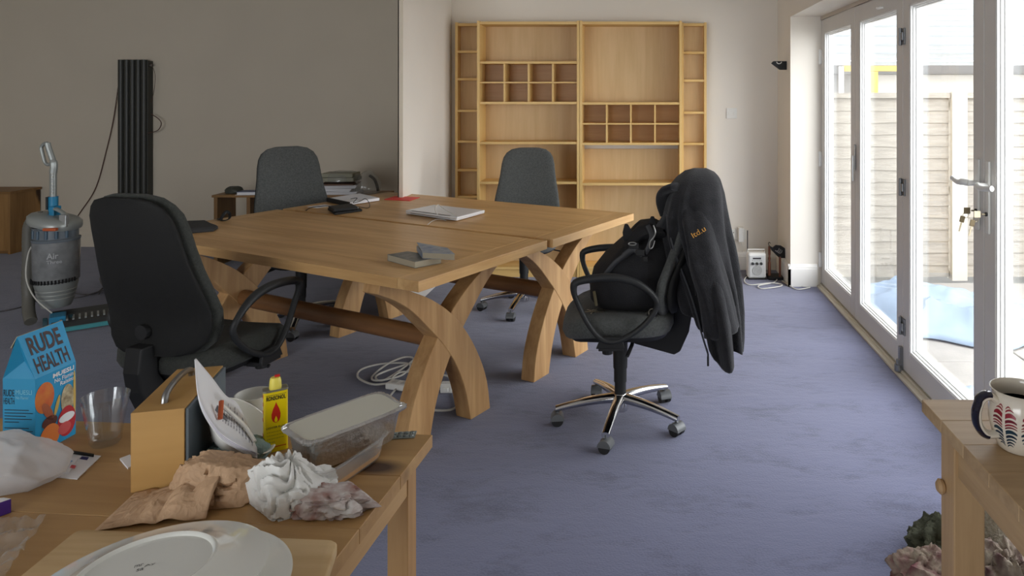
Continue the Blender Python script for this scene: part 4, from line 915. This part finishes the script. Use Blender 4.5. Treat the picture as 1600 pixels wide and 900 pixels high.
MB().tube([(.014*math.cos(a), 0, .016+.016*math.sin(a)) for a in [2*PI*k/18 for k in range(18)]], .0028, 7, closed=True).build('ring', M_k2, dr, smooth=True); MB().box(-.02, -.01, 0, .02, .012, .008).build('webbing', M_web, dr, bevel=.002)

# ------------------------------------------------------------------ pine table, left foreground
T1 = .74
def ftable(name, label, cor, rz, W, Dp, th, legs, apron=True):
    """cor = far right corner; local x to the left (negative), y towards the viewer (negative)"""
    t = thing(name, label, 'table', (cor[0], cor[1], 0), rz)
    n = 6; pw = Dp/n
    for k in range(n): MB().box(-W, -(k+1)*pw+.0003, T1-th, 0, -k*pw-.0003, T1).build('plank', M_pine, t, bevel=.0012, seg=1)
    for (x, y) in legs: MB().box(x-.0, y-.042, 0, x+.042, y, T1-th-.0002).build('leg', M_pinez, t, bevel=.002)
    if apron:
        MB().box(-.043, -Dp+.04, T1-th-.06, -.022, -.075, T1-th-.0002).build('apron', M_piney, t, bevel=.002)
        MB().box(-W+.06, -.055, T1-th-.06, -.06, -.035, T1-th-.0002).build('apron', M_pine, t, bevel=.002)
    return t
ft = ftable('pine_table', 'knotty pine table in the left foreground covered with crockery and rubbish', (F(676, 679, T1).x, F(676, 679, T1).y), math.radians(4.5)*-1, 1.9, .95, .026, [(-.062, -.035), (-.062, -.90), (-1.86, -.035), (-1.86, -.90)])
# blue muesli carton
mu = thing('muesli_carton', 'bright blue gable topped cereal carton standing at the left of the pine table', 'carton', (-1.205, 1.415, T1+.0005))
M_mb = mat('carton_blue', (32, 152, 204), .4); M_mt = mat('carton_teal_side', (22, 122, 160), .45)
E1, E2 = Vector((-1.172, 1.372, 0)), Vector((-1.166, 1.463, 0)); wv = Vector((-.066, .004, 0)); E0, E3 = E1+wv, E2+wv
zt, zr = .889, .972
U = (E2-E1).normalized(); R1, R2 = (E1+E0)/2, (E2+E3)/2
R1 = R1-U*.004; R2 = R2+U*.004
v_ = lambda p, z: Vector((p.x, p.y, z))
b0_, b1_, b2_, b3_ = [v_(p, T1+.0005) for p in (E1, E2, E3, E0)]; t0, t1, t2_, t3 = [v_(p, zt) for p in (E1, E2, E3, E0)]; r1, r2 = v_(R1, zr), v_(R2, zr)
part(MB().add([b0_, b1_, b2_, b3_, t0, t1, t2_, t3, r1, r2], [(0, 1, 5, 4), (4, 5, 9, 8), (3, 2, 1, 0), (2, 3, 7, 6), (6, 7, 8, 9)]), 'front_and_back', M_mb, mu)
in1, in2 = v_((E1+E0)/2+U*.012, zt+.03), v_((E2+E3)/2-U*.012, zt+.03)
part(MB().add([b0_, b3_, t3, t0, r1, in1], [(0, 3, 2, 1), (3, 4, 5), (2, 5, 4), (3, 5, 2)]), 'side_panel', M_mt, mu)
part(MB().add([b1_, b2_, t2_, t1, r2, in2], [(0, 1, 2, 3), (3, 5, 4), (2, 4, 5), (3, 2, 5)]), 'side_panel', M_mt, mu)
part(MB().add([r1+Vector((0, 0, 0)), r2, r2+Vector((-.012, 0, -.022)), r1+Vector((-.012, 0, -.022))], [(0, 1, 2, 3)]), 'folded_flap', mat('card_inside', (170, 160, 130), .8), mu, solid=.001)
S = ((r1+r2)/2-(t0+t1)/2); SL = S.length; S.normalize(); NF = U.cross(S); NF = NF if NF.x > 0 else -NF
NV_ = Vector((U.y, -U.x, 0))
M_br = mat('brown_print', (72, 58, 58), .6); M_wp = mat('white_print', (236, 238, 240), .6)
def ptext(s_, u0, u1, v0, v1, m, slope=True, bold=.0):
    base = t0 if slope else b0_; V = S if slope else Vector((0, 0, 1)); N_ = NF if slope else NV_; HH = SL if slope else zt-T1
    o = base+U*(.091*u0)+V*(HH*v0)+N_*.0006-mu.location
    return text(s_, .091*(u1-u0), HH*(v1-v0), m, mu, 'lettering', o, U, V, bold)
ptext('RUDE', .10, .88, .50, .90, M_br, True, .03); ptext('HEALTH', .10, .90, .08, .43, M_br, True, .02)
ptext('MUESLI', .42, .95, .905, .965, M_wp, False, .03); ptext("No Flamin'", .46, .96, .83, .89, M_wp, False, .01); ptext('Raisins', .60, .95, .765, .82, M_wp, False, .01)
def disc(u, v, ru, rv, m, name, lift=.0006, rot=0, n=24, flat=None):
    c = b0_+U*(.091*u)+Vector((0, 0, (zt-T1)*v))+NV_*lift; pts = []
    for k in range(n):
        a = 2*PI*k/n; x, y = ru*math.cos(a), rv*math.sin(a)
        if flat is not None: y = max(flat*rv, y)
        pts.append(c+U*(x*math.cos(rot)-y*math.sin(rot))+Vector((0, 0, x*math.sin(rot)+y*math.cos(rot))))
    return part(MB().add(pts, [tuple(range(n))]), name, m, mu)
disc(.22, .70, .021, .030, mat('mango_print', (222, 150, 52), .5, col2=(206, 84, 50), vscale=26), 'printed_mango')
disc(.29, .50, .008, .022, mat('almond_print', (176, 96, 60), .5), 'printed_almond', .0009, .5)
disc(.34, .35, .017, .012, mat('date_print', (92, 42, 30), .5), 'printed_date', .0009)
disc(.34, .16, .022, .024, mat('apricot_print', (228, 128, 54), .5), 'printed_apricot', .0012)
disc(.78, .54, .015, .03, mat('oat_print', (206, 196, 160), .6, col2=(130, 110, 80), vscale=90, detail=2), 'printed_oats', .0009)
disc(.76, .25, .021, .030, mat('lip_red_print', (186, 32, 40), .5), 'printed_lips', .0010); disc(.76, .30, .018, .009, M_wp, 'printed_teeth', .0013); disc(.70, .17, .015, .012, mat('tongue_print', (206, 84, 84), .5), 'printed_tongue', .0013)
disc(.52, .52, .004, .02, mat('wheat_print', (214, 182, 92), .5), 'printed_wheat', .0009, -.3); disc(.96, .55, .003, .05, MATS['wheat_print'], 'printed_wheat', .0009)
NL = -U; UL = (E1-E0).normalized()
for (s_, x0, x1, z0, z1, m) in (('RUDE', .002, .024, .855, .868, M_dark), ('HEALTH', .002, .024, .840, .852, M_dark), ('MUESLI', .027, .060, .859, .868, mat('pale_teal_print', (110, 170, 190), .6)), ("No Flamin'", .027, .054, .850, .856, mat('pale_teal_print', (0, 0, 0)))):
    text(s_, x1-x0, z1-z0, m, mu, 'lettering', v_(E0, z0)+UL*x0+NL*.0006-mu.location, UL, (0, 0, 1))
q = MB()
for k in range(14):
    z = .828-k*.0058; l = (.05, .058, .044, .056, .03, .0)[k % 6]
    if l: a = v_(E0, z)+UL*.004+NL*.0006; q.add([a, a+UL*l, a+UL*l+Vector((0, 0, .0014)), a+Vector((0, 0, .0014))], [(0, 1, 2, 3)])
part(q, 'small_print', M_dark, mu)
# faceted glass tumbler
tb = thing('glass_tumbler', 'empty faceted glass tumbler between the blue carton and the wooden cased radio', 'glass', F(165, 693, T1)+Vector((0, 0, .0008)))
gl = glassmat('clear_glass', (.95, .96, .96), refl=.16, rough=.02)
outp = [(.0, 0), (.024, 0), (.027, .004), (.029, .02), (.034, .05), (.036, .062), (.038, .075), (.041, .096), (.0395, .0965), (.0365, .074), (.033, .06), (.027, .02), (.024, .013), (0, .012)]
rings = []
for r, z in outp:
    fac = 1 if z < .064 else 0
    rings.append([Vector((r*(1-.05*fac*abs(math.sin(j*PI/3.6)))*math.cos(2*PI*j/36), r*(1-.05*fac*abs(math.sin(j*PI/3.6)))*math.sin(2*PI*j/36), z)) for j in range(36)])
MB().loft(rings).build('tumbler', gl, tb, smooth=True, angle=40)
# wooden cased radio with handle
C0_, C1_, C2_ = Vector((-.8965, 1.245)), Vector((-.8105, 1.266)), Vector((-.945, 1.437))
wb = thing('wooden_speaker', 'small pale wooden cased speaker box with a steel carrying handle on the pine table', 'speaker', ((C0_.x+C1_.x)/2, (C0_.y+C1_.y)/2, T1+.0006), math.atan2(.021, .086))
M_ply = wood('honey_plywood', (182, 142, 82), (164, 124, 66), 'x', .5, .5)
MB().box(-.044, 0, 0, .040, .205, .140).build('case', M_ply, wb, bevel=.001)
MB().box(.040, .003, .002, .046, .202, .138).build('grey_panel', mat('slate_panel', (88, 98, 104), .5), wb, bevel=.001)
MB().tube(spl([(-.004, .035, .139), (-.004, .040, .151), (-.004, .06, .158), (-.004, .10, .161), (-.004, .14, .158), (-.004, .16, .151), (-.004, .165, .139)], 5), .0058, 10).build('handle', M_steel, wb, smooth=True)
MB().box(-.052, .03, -.0, -.0445, .10, .006).build('card_foot', M_paper, wb)
# lighter fluid tin
tA, tB = Vector((-.7335, 1.380)), Vector((-.6995, 1.402)); dT = (tB-tA).normalized()
tn = thing('lighter_fluid_tin', 'yellow and red lighter fluid tin with a yellow cap', 'tin', ((tA.x+tB.x)/2-dT.y*.011, (tA.y+tB.y)/2+dT.x*.011, T1+.0006), math.atan2(dT.y, dT.x))
M_ty = mat('tin_yellow', (240, 214, 18), .3); hw = .0215; hd_ = .0115
rs = lambda a, b, z: [Vector((p[0], p[1], z)) for p in sell(32, a, b, .35)]
MB().loft([rs(hw, hd_, .003), rs(hw, hd_, .117)]).build('body', M_ty, tn, smooth=True)
MB().loft([rs(hw+.0006, hd_+.0006, 0), rs(hw+.0006, hd_+.0006, .003)]).build('base_rim', M_ty, tn); MB().loft([rs(hw+.0008, hd_+.0008, .117), rs(hw+.0008, hd_+.0008, .1205), rs(hw-.001, hd_-.001, .1205), rs(hw-.002, hd_-.002, .119)]).build('top_rim', mat('tin_metal', (160, 158, 148), .3, .8), tn)
MB().lathe([(0, .119), (.0105, .119), (.0112, .122), (.0105, .134), (.0095, .139), (.008, .1415), (0, .142)], 20).build('cap', mat('cap_yellow', (238, 222, 96), .45), tn, smooth=True)
MB().box(-.0015, -.003, .1421, .008, .003, .1460).build('red_spout', mat('spout_red', (198, 34, 38), .4), tn, bevel=.001)
yf_ = -hd_-.0005
text('RONSONOL', .034, .0085, M_dark, tn, 'lettering', (-.017, yf_, .101), (1, 0, 0), (0, 0, 1), .03); 
MB().box(-.018, yf_-.0001, .111, .018, yf_+.0004, .1116).build('thin_line', M_ink, tn)
fp = [(0, .097), (.002, .091), (.0055, .083), (.0078, .074), (.0076, .066), (.0055, .060), (.002, .057), (0, .0565), (-.002, .057), (-.0055, .060), (-.0076, .066), (-.0078, .074), (-.0055, .083), (-.002, .091)]
MB().add([(x, yf_, z) for x, z in fp], [tuple(range(len(fp)))]).build('red_flame', mat('flame_red', (204, 44, 28), .4), tn)
fp = [(0, .070), (.0018, .066), (.003, .062), (.002, .0585), (0, .0575), (-.002, .0585), (-.003, .062), (-.0018, .066)]
MB().add([(x, yf_-.0003, z) for x, z in fp], [tuple(range(len(fp)))]).build('inner_flame', M_ty, tn)
text('LIGHTER FLUID', .034, .0038, M_ink, tn, 'lettering', (-.017, yf_, .046), (1, 0, 0), (0, 0, 1), .01)
for k, l in enumerate((.032, .028, .03, .014)): text('to fill remove cap and squeeze'[:int(l*900)], l, .0026, M_ink, tn, 'small_print', (-.016, yf_, .038-k*.0065), (1, 0, 0), (0, 0, 1))
MB().box(-.018, yf_-.0001, .009, .018, yf_+.0004, .0104).build('red_line', MATS['flame_red'], tn)
for z in (.105, .09, .075, .06, .03): MB().box(-hw-.0005, -.004, z, -hw+.0002, .002, z+.006).build('side_mark', MATS['flame_red'], tn)
# tub and foil tray
ta = math.radians(51.5)
tub = thing('plastic_tub', 'clear plastic takeaway tub under the foil tray, stained orange', 'tub', (-.572, 1.322, T1+.0006), math.radians(70))
M_tub = glassmat('cloudy_plastic', (.95, .95, .94), refl=.14, rough=.1, haze=.2)
rr_ = lambda a, b, z, e=.3: [Vector((p[0], p[1], z)) for p in sell(48, a, b, e)]
MB().loft([rr_(.070, .050, .0), rr_(.073, .053, .004), rr_(.080, .060, .042), rr_(.085, .065, .043), rr_(.085, .065, .046), rr_(.079, .059, .0445), rr_(.071, .051, .005), rr_(.068, .049, .003)]).build('tub', M_tub, tub, smooth=True)
MB().loft([rr_(.0715, .0515, .0042), rr_(.0735, .0535, .013), rr_(.0725, .0525, .013), rr_(.070, .050, .0045)]).build('orange_residue', mat('orange_sauce', (206, 152, 84), .4), tub, smooth=True)
fo = thing('foil_tray', 'foil takeaway tray with a white card lid resting in the plastic tub', 'tray', (-.569, 1.365, T1+.016), ta, None, rot=(math.radians(1.5), math.radians(0), ta))
M_foil = mat('crinkled_foil', (206, 206, 204), .3, .85, bump=.5, bscale=60); rings = []
def foilring(a, b, z, am):
    r = []
    for j, p in enumerate(sell(96, a, b, .28)):
        k = 1+am*math.sin(j*2.1)*.5+am*noise.noise(Vector((j*.7, z*30, 2))); r.append(Vector((p[0]*k, p[1]*k, z)))
    return r
MB().loft([foilring(.083, .036, .0, .004), foilring(.085, .038, .003, .01), foilring(.092, .046, .050, .012), foilring(.096, .049, .060, .012), foilring(.104, .056, .062, .015), foilring(.104, .057, .066, .03), foilring(.098, .051, .069, .03), foilring(.094, .047, .067, .01)], True, False).build('foil_body', M_foil, fo, smooth=True, angle=50)
MB().loft([rr_(.0965, .0495, .0655, .35), rr_(.0965, .0495, .0672, .35)]).build('card_lid', mat('grey_white_card', (196, 194, 180), .8), fo)
# blister pack
bl = thing('blister_pack', 'empty foil blister pack lying at the far right corner of the pine table', 'packet', F(629, 681, T1)+Vector((0, 0, .0006)), math.radians(8))
MB().box(-.026, -.014, 0, .026, .014, .0015).build('foil', mat('blister_foil', (160, 172, 172), .3, .6, bump=.3, bscale=100), bl)
for i in range(4):
    for j in range(2): MB().lathe([(.0048, .0015), (.004, .004), (.0, .0048)], 10, (-.018+i*.012, -.006+j*.012, 0)).build('bubble', mat('grey_bubble', (120, 130, 130), .3, .4), bl, smooth=True)
# crumpled paper and napkin
M_kraft = creased(mat('kraft_paper', (180, 148, 116), .75, var=.08, vscale=10), 45)
m = crumple(MB(), (-.745, 1.245, T1+.0008), .096, .052, .058, 8, amp=.50, freq=5.5, n=120, flat=.22, fine=.9, cuts=26, folds=(5, .30, 3.0), spikes=[(1, -.1, .5, .35, 14), (.3, .2, 1, .2, 20), (.8, -.8, 0, .3, 16)])
o = at(m, 'kraft_paper_bag', M_kraft, 'crumpled brown paper bag in the middle of the pine table', 'paper bag', smooth=True, angle=30)
K_ = thing('torn_kraft_paper', 'flattened brown paper trailing left of the crumpled brown bag', 'paper', (-.84, 1.215, T1+.0008))
def kf(u, v):
    x = -.875+u*.16; y = 1.135+v*.11+u*.03; z = T1+.003+.040*u*(1-abs(2*v-1)**2)+.016*abs(noise.noise(Vector((x*24, y*20, 1))))*min(1, u*4)
    return (x-.012*v, y, z)
part(MB().grid(kf, 26, 20), 'sheet', M_kraft, K_, smooth=True, angle=25, solid=.0006)
M_nap = creased(mat('white_napkin', (218, 218, 214), .85), 40, .35)
m = crumple(MB(), (-.602, 1.218, T1+.0008), .058, .048, .050, 15, amp=.5, freq=4.5, n=120, flat=.28, fine=.7, cuts=8, folds=(6, .42, 2.0), spikes=[(-.1, .1, 1, .35, 14), (-1, .2, .1, .2, 14), (.5, -.8, -.1, .25, 12)])
o = at(m, 'crumpled_napkin', M_nap, 'crumpled white paper napkin right of the brown paper bag', 'napkin', smooth=True, angle=35)
m = crumple(MB(), (-.525, 1.200, T1+.0008), .064, .034, .026, 31, amp=.4, freq=4.5, n=100, flat=.3, cuts=8, fine=.6, folds=(4, .35, 3.0))
at(m, 'stained_napkin', creased(mat('stained_napkin', (140, 96, 84), .85, col2=(212, 210, 206), vscale=30), 50, .6), 'end of a white napkin with brown stains nearest the table edge', 'napkin', smooth=True, angle=35)
m = crumple(MB(), (-.775, 1.36, T1+.0008), .058, .045, .030, 5, amp=.28, n=56, flat=.4)
at(m, 'green_cloth', mat('pale_green_cloth', (132, 152, 146), .95, bump=.8, bscale=120), 'pale green cloth bunched under the tilted bowl of papers', 'cloth', smooth=True, angle=60)
# bowl, cup, papers, knife
bw = thing('white_bowl', 'white bowl tipped on its side holding a sheaf of papers', 'bowl', (-.798, 1.366, T1+.020), 0, None, rot=(math.radians(12), math.radians(40), math.radians(28)))
bw.location.z = T1+.026
MB().lathe([(0, 0), (.027, 0), (.029, .004), (.050, .017), (.069, .039), (.072, .047), (.069, .047), (.048, .020), (.027, .008), (0, .007)], 40).build('bowl', mat('white_china', (222, 222, 216), .15, coat=.5), bw, smooth=True)
cu = thing('white_cup', 'small white cup behind the papers beside the yellow tin', 'cup', (-.806, 1.475, T1+.0006))
MB().lathe([(0, 0), (.022, 0), (.024, .004), (.034, .04), (.036, .078), (.034, .078), (.031, .04), (.02, .006), (0, .006)], 32).build('cup', MATS['white_china'], cu, smooth=True)
Lc = spl([P(304, 562, 1.31), P(312, 625, 1.28), P(340, 672, 1.275), P(372, 695, 1.28), P(402, 708, 1.29)], 6); Rc = spl([P(306, 560, 1.36), P(330, 590, 1.385), P(352, 618, 1.395), P(373, 633, 1.40), P(401, 694, 1.36)], 6)
pp = thing('paper_sheaf', 'curved sheaf of printed white papers leaning in the white bowl', 'papers', (-.80, 1.34, T1+.03))
for k in range(4):
    dz_ = Vector((-.0012, .0022, -.004))*k*1.1
    part(MB().grid(lambda u, v: Lc[round(u*(len(Lc)-1))].lerp(Rc[round(u*(len(Rc)-1))], v)+dz_+Vector((0, 0, .002*math.sin(u*5+k)*v)), len(Lc)-1, 6), 'sheet', mat('lilac_white_paper', (214, 212, 222), .7) if k == 1 else M_paper, pp, smooth=True, solid=.0006)
pr = MB()
def pq(u, v): 
    i = u*(len(Lc)-1); a = int(min(i, len(Lc)-2)); t = i-a
    return Lc[a].lerp(Lc[a+1], t).lerp(Rc[a].lerp(Rc[a+1], t), v)+Vector((.0004, -.0014, .0012))
for k in range(13):
    u = .46+k*.038; n_ = 6; v1 = .86-.25*((k*7) % 3)/3
    for s_ in range(n_):
        a, b = .30+(v1-.30)*s_/n_, .30+(v1-.30)*(s_+.8)/n_
        pr.add([pq(u, a), pq(u, b), pq(u+.012, b), pq(u+.012, a)], [(0, 1, 2, 3)])
part(pr, 'printed_lines', mat('grey_print', (150, 150, 156), .8), pp)
pr = MB(); pr.add([pq(.42, .35), pq(.42, .55), pq(.60, .46), pq(.60, .38)], [(0, 1, 2, 3)]); pr.add([pq(.30, .62), pq(.42, .97), pq(.44, .95), pq(.32, .60)], [(0, 1, 2, 3)]); part(pr, 'printed_block', mat('mid_grey_print', (112, 112, 118), .8), pp)
kn = thing('orange_knife', 'small knife with an orange handle lying on the papers', 'knife', P(345, 640, 1.33)+Vector((0, -.01, .003)))
part(MB().tube([P(346, 626, 1.325), P(344, 655, 1.30)], .0045, 8, flat=.6), 'handle', mat('orange_plastic', (190, 92, 50), .5), kn, bevel=.001)
part(MB().tube(spl([P(348, 634, 1.335), P(368, 652, 1.34), P(384, 668, 1.34), P(398, 690, 1.33)], 5), .0055, 8, flat=.5), 'white_sleeve', M_wh, kn, smooth=True)
# cutting board and plates
bdA, bdB, bdC, bdD = F(121, 826, T1+.018), F(529, 843, T1+.018), F(505, 915, T1+.018), F(18, 910, T1+.018)
bdC = bdB+(bdC-bdB)*4.0; bdD = bdA+(bdD-bdA)*3.2
bd = thing('chopping_board', 'worn pale wooden chopping board under the plates', 'board', ((bdA.x+bdB.x)/2, .95, T1+.0006))
def rq(z, k):
    pts = [bdA, bdB, bdC, bdD]; out = []; c = sum(pts, Vector())/4
    for i in range(4):
        p, a, b = pts[i], pts[i-1], pts[(i+1) % 4]; u1 = (a-p).normalized(); u2 = (b-p).normalized(); r = .014
        for t in (0, .25, .5, .75, 1):
            q = (p+u1*r)*(1-t)**2+p*2*t*(1-t)+(p+u2*r)*t**2; q = q+(c-q).normalized()*k; out.append(Vector((q.x, q.y, z)))
    return out
part(MB().loft([rq(T1+.0006, .002), rq(T1+.003, 0), rq(T1+.015, 0), rq(T1+.018, .003)]), 'board', wood('worn_board', (206, 178, 134), (176, 144, 98), 'x', .8, .6, knots=3, knotcol=(90, 60, 35)), bd, smooth=True, angle=50)
M_pl = mat('white_glazed_plate', (218, 219, 212), .12, coat=.6)
def platter(label, c, z, r, foot, rz, sc, tilt=(0, 0)):
    t = thing('dinner_plate', label, 'plate', (c[0], c[1], z), rz, 'white plates stacked upside down', rot=(tilt[0], tilt[1], rz))
    pr_ = [(0, .019), (foot-.004, .019), (foot-.002, .0225), (foot, .0235), (foot+.003, .022), (foot+.006, .018), (foot+.02, .013), (r-.03, .006), (r-.006, .003), (r, .0015), (r-.001, -.0008), (r-.006, -.001), (r-.03, .002), (foot+.01, .008), (foot-.01, .012), (0, .013)]
    m = MB().lathe(pr_, 72)
    for v in m.v: v.x *= sc
    m.build('plate', M_pl, t, smooth=True, angle=50); return t
platter('lower white plate lying upside down on the chopping board', (-.642, .962), T1+.0195, .152, .092, 0, 1.0)
pt_ = platter('upper white plate upside down with a small maker mark on its base', (-.668, .958), T1+.0415, .134, .074, math.radians(20), 1.10, (math.radians(0), math.radians(-1.5)))
for k, (s_, w_, x, y) in enumerate((('mr', .010, -.016, .008), ('Ay', .013, -.004, .004), ('sa', .008, -.011, -.002))): text(s_, w_, .006, mat('grey_stamp', (92, 92, 88), .5), pt_, 'maker_mark', (x, y, .0193), (1, .1, 0), (-.1, 1, 0))
# things at the left edge
M_bag = glassmat('milky_plastic', (.96, .96, .95), refl=.2, rough=.12, haze=.62)
m = crumple(MB(), (-1.165, 1.275, T1+.0008), .115, .070, .062, 41, amp=.30, freq=3.2, n=90, spikes=[(1, .05, -.1, .30, 6)], flat=.35, fine=.6, cuts=26)
at(m, 'white_plastic_bag', M_bag, 'crumpled milky white plastic bag at the left edge of the pine table', 'bag', smooth=True, angle=60)
lf = thing('folded_leaflet', 'folded white leaflet with blue and red logos sticking out from the plastic bag', 'leaflet', F(130, 725, T1)+Vector((0, 0, .0006)))
part(quad([(70, 702), (158, 712), (121, 748), (60, 742)], T1+.0006, T1+.0025), 'sheet', M_paper, lf); part(quad([(62, 706), (122, 716), (108, 738), (60, 736)], T1+.0026, T1+.004), 'folded_half', M_paper, lf)
part(quad([(128, 713), (139, 714.5), (136, 719), (124, 717)], T1+.0026, T1+.0028), 'blue_logo', mat('navy_print', (42, 40, 96), .6), lf)
part(quad([(112, 726), (119, 727.5), (116, 732), (109, 730.5)], T1+.0041, T1+.0043), 'red_logo', mat('pink_print', (206, 90, 96), .6), lf)
part(quad([(104, 717), (114, 720), (100, 729), (98, 726)], T1+.0041, T1+.0043), 'blue_logo', mat('sky_print', (96, 150, 200), .6), lf)
at(quad([(112, 706), (146, 711), (147, 709), (115, 704)], T1+.003, T1+.007), 'black_pencil', M_dark, 'thin black pencil lying on the folded leaflet', 'pencil')
at(quad([(187, 716), (203, 710), (212, 724), (200, 731)], T1+.0006, T1+.004), 'white_card_wad', M_paper, 'small wad of white card poking out left of the wooden cased speaker', 'card')
bxp = thing('purple_packet', 'small purple and white packet cut by the left edge of the picture', 'packet', F(-5, 800, T1)+Vector((0, 0, .0006)))
part(quad([(-60, 782), (6, 777), (18, 779), (-40, 800)], T1+.0006, T1+.024), 'box', mat('packet_violet', (76, 44, 132), .5), bxp, bevel=.001)
part(quad([(-58, 782), (6, 777.4), (17, 779), (-41, 799)], T1+.0241, T1+.0246), 'white_top', M_paper, bxp)
def cf(u, v):
    a = F(-40, 825, T1).lerp(F(72, 815, T1), u); b = F(-60, 960, T1).lerp(F(8, 905, T1), u); p = a.lerp(b, v); p.z = T1+.002+.016*abs(noise.noise(p*40))+.008*abs(noise.noise(p*90)); return p
at(MB().grid(cf, 30, 30), 'cling_wrap', MATS['crinkled_wrap'], 'piece of crinkled clear wrapping at the bottom left of the pine table', 'wrapping', smooth=True, angle=40)

# ------------------------------------------------------------------ pine table, right foreground, mug and the things below it
cr = F(1440, 624, T1)
rt = thing('small_pine_table', 'corner of a pine table in the right foreground with the mug on it', 'table', (cr.x, cr.y, 0))
M_p2 = wood('greyed_pine_along', (186, 158, 120), (152, 124, 88), 'x', .8, .5); M_p2z = wood('greyed_pine_upright', (184, 152, 112), (152, 120, 82), 'z', .9, .5); M_p2y = wood('greyed_pine_across', (184, 154, 114), (152, 122, 84), 'y', .9, .5)
for k in range(8): MB().box(0, -(k+1)*.105+.0003, T1-.028, .45, -k*.105-.0003, T1).build('plank', M_p2, rt, bevel=.0012, seg=1)
for (x, y) in ((.018, -.062), (.018, -.76), (.36, -.062), (.36, -.76)): MB().box(x, y-.066, 0, x+.066, y, T1-.0282).build('leg', M_p2z, rt, bevel=.003)
MB().box(.026, -.755, T1-.11, .05, -.129, T1-.0282).build('apron', M_p2y, rt, bevel=.002); MB().box(.085, -.09, T1-.11, .359, -.066, T1-.0282).build('apron', M_p2, rt, bevel=.002)
MB().lathe([(0, 0), (.008, 0), (.007, .010), (.015, .018), (.016, .024), (.010, .030), (0, .031)], 20, (.032, -.080, .585), Matrix.Rotation(-PI/2, 4, 'Y')).build('round_knob', M_p2z, rt, smooth=True)
mc = F(1596, 707, T1)
mg = thing('striped_mug', 'cream mug with a red and navy feather pattern on the right foreground table', 'mug', (mc.x+.008, mc.y+.02, T1+.0006))
M_mug = mat('cream_china', (214, 206, 190), .18, coat=.5)
prm = [(0, 0), (.038, 0), (.042, .003), (.052, .03), (.0575, .055), (.058, .072), (.055, .092), (.0525, .104), (.0535, .112), (.0555, .116), (.053, .1165), (.050, .110), (.050, .098), (.0545, .072), (.054, .05), (.046, .02), (.034, .008), (0, .008)]
MB().lathe(prm, 56).build('body', M_mug, mg, smooth=True)
MB().lathe([(0, .085), (.0515, .085)], 32).build('tea', mat('dark_tea', (60, 38, 26), .1), mg)
hp = spl([(-.053, -.008, .098), (-.066, -.010, .106), (-.082, -.012, .100), (-.091, -.013, .078), (-.088, -.012, .052), (-.072, -.010, .032), (-.050, -.007, .030)], 6)
hn = MB().tube(hp, .0075, 10, flat=1.5, up=(0, 1, 0)); hn.build('handle', M_mug, mg, smooth=True)
hs = [p+Vector((-.0035 if 6 < i < 30 else -.002, 0, .003 if i < 14 else -.002)) for i, p in enumerate(hp)][5:-5]; MB().tube(hs, .0068, 10, flat=1.75, up=(0, 1, 0)).build('navy_handle_stripe', mat('navy_glaze', (20, 22, 42), .15, coat=.5), mg, smooth=True)
def mr(z):
    pr_ = prm[1:10]
    for a, b in zip(pr_, pr_[1:]):
        if a[1] <= z <= b[1]: t = (z-a[1])/(b[1]-a[1]+1e-9); return a[0]+(b[0]-a[0])*t
    return .055
def leafband(a0, z, hgt, side, m, wid):
    v = []; n = 6
    for k in range(n+1):
        t = k/n; a = a0+side*(.05+wid*t); zz = z+.010*t*(1.2-t)*1.4-.004; hh_ = hgt*(1-.5*t**3)
        for z_ in (zz, zz+hh_): r = mr(z_)+.0005; v.append((r*math.cos(a), r*math.sin(a), z_))
    MB().add(v, [(2*k, 2*k+2, 2*k+3, 2*k+1) for k in range(n)]).build('feather_stripe', m, mg)
M_r = mat('mug_red', (134, 30, 44), .3); M_r2 = mat('mug_maroon', (104, 28, 40), .3); M_n = mat('mug_teal_navy', (28, 52, 66), .3); M_n2 = mat('mug_navy', (24, 40, 60), .3)
for a0 in (-PI/2-.02, -PI/2+1.0, -PI/2-1.0):
    for z, hgt, m, wd in ((.0925, .003, M_r, .16), (.087, .0035, M_r, .26), (.075, .009, M_r, .34), (.066, .006, M_r2, .37), (.060, .0035, M_r, .38), (.055, .003, M_r2, .38), (.044, .008, M_n, .38), (.036, .0055, M_n2, .36), (.0295, .004, M_n, .33), (.023, .004, M_n2, .28), (.0175, .003, M_n, .22)):
        for s_ in (-1, 1): leafband(a0, z, hgt, s_, m, wd)
def heap(name, label, c, s, seed, m, cat='clothing', n=60, amp=.3):
    return at(crumple(MB(), c, s[0], s[1], s[2], seed, amp=.42, freq=6, n=90, flat=.45, fine=1.2), name, m, label, cat, smooth=True, angle=70)
M_sc = mat('patterned_scarf', (150, 140, 122), .9, col2=(96, 46, 56), vscale=24, detail=2, bump=.6, bscale=90); M_ol = mat('olive_cloth', (84, 86, 68), .95, col2=(48, 50, 40), vscale=9, bump=.6, bscale=90)
heap('patterned_scarf', 'patterned beige and maroon scarf heaped on the floor left of the table leg', (.83, 2.05, .001), (.10, .075, .075), 51, M_sc)
heap('olive_garment', 'olive green garment bunched on the floor behind the scarf', (.915, 2.20, .001), (.085, .065, .075), 57, M_ol)
heap('floral_cloth', 'floral printed cloth on the floor right of the table leg', (1.02, 1.98, .001), (.08, .09, .11), 63, mat('floral_cloth', (168, 158, 140), .9, col2=(80, 48, 52), vscale=18, detail=2, bump=.6, bscale=90))
def net(u, v):
    a = 2*PI*u; r = .12*(1+.15*math.sin(3*a)); z = .001+.36*v; k = 1-.35*v**2+.08*noise.noise(Vector((math.cos(a)*2, math.sin(a)*2, v*3))); return (1.09+r*k*math.cos(a)*.9, 2.27+.8*r*k*math.sin(a), z)
at(MB().grid(net, 40, 30), 'net_sack', mat('beige_net', (176, 168, 148), .9, bump=1.0, bscale=160, col2=(140, 130, 110), vscale=120, detail=1), 'beige mesh sack standing on the floor under the right foreground table', 'sack', smooth=True, solid=.003)
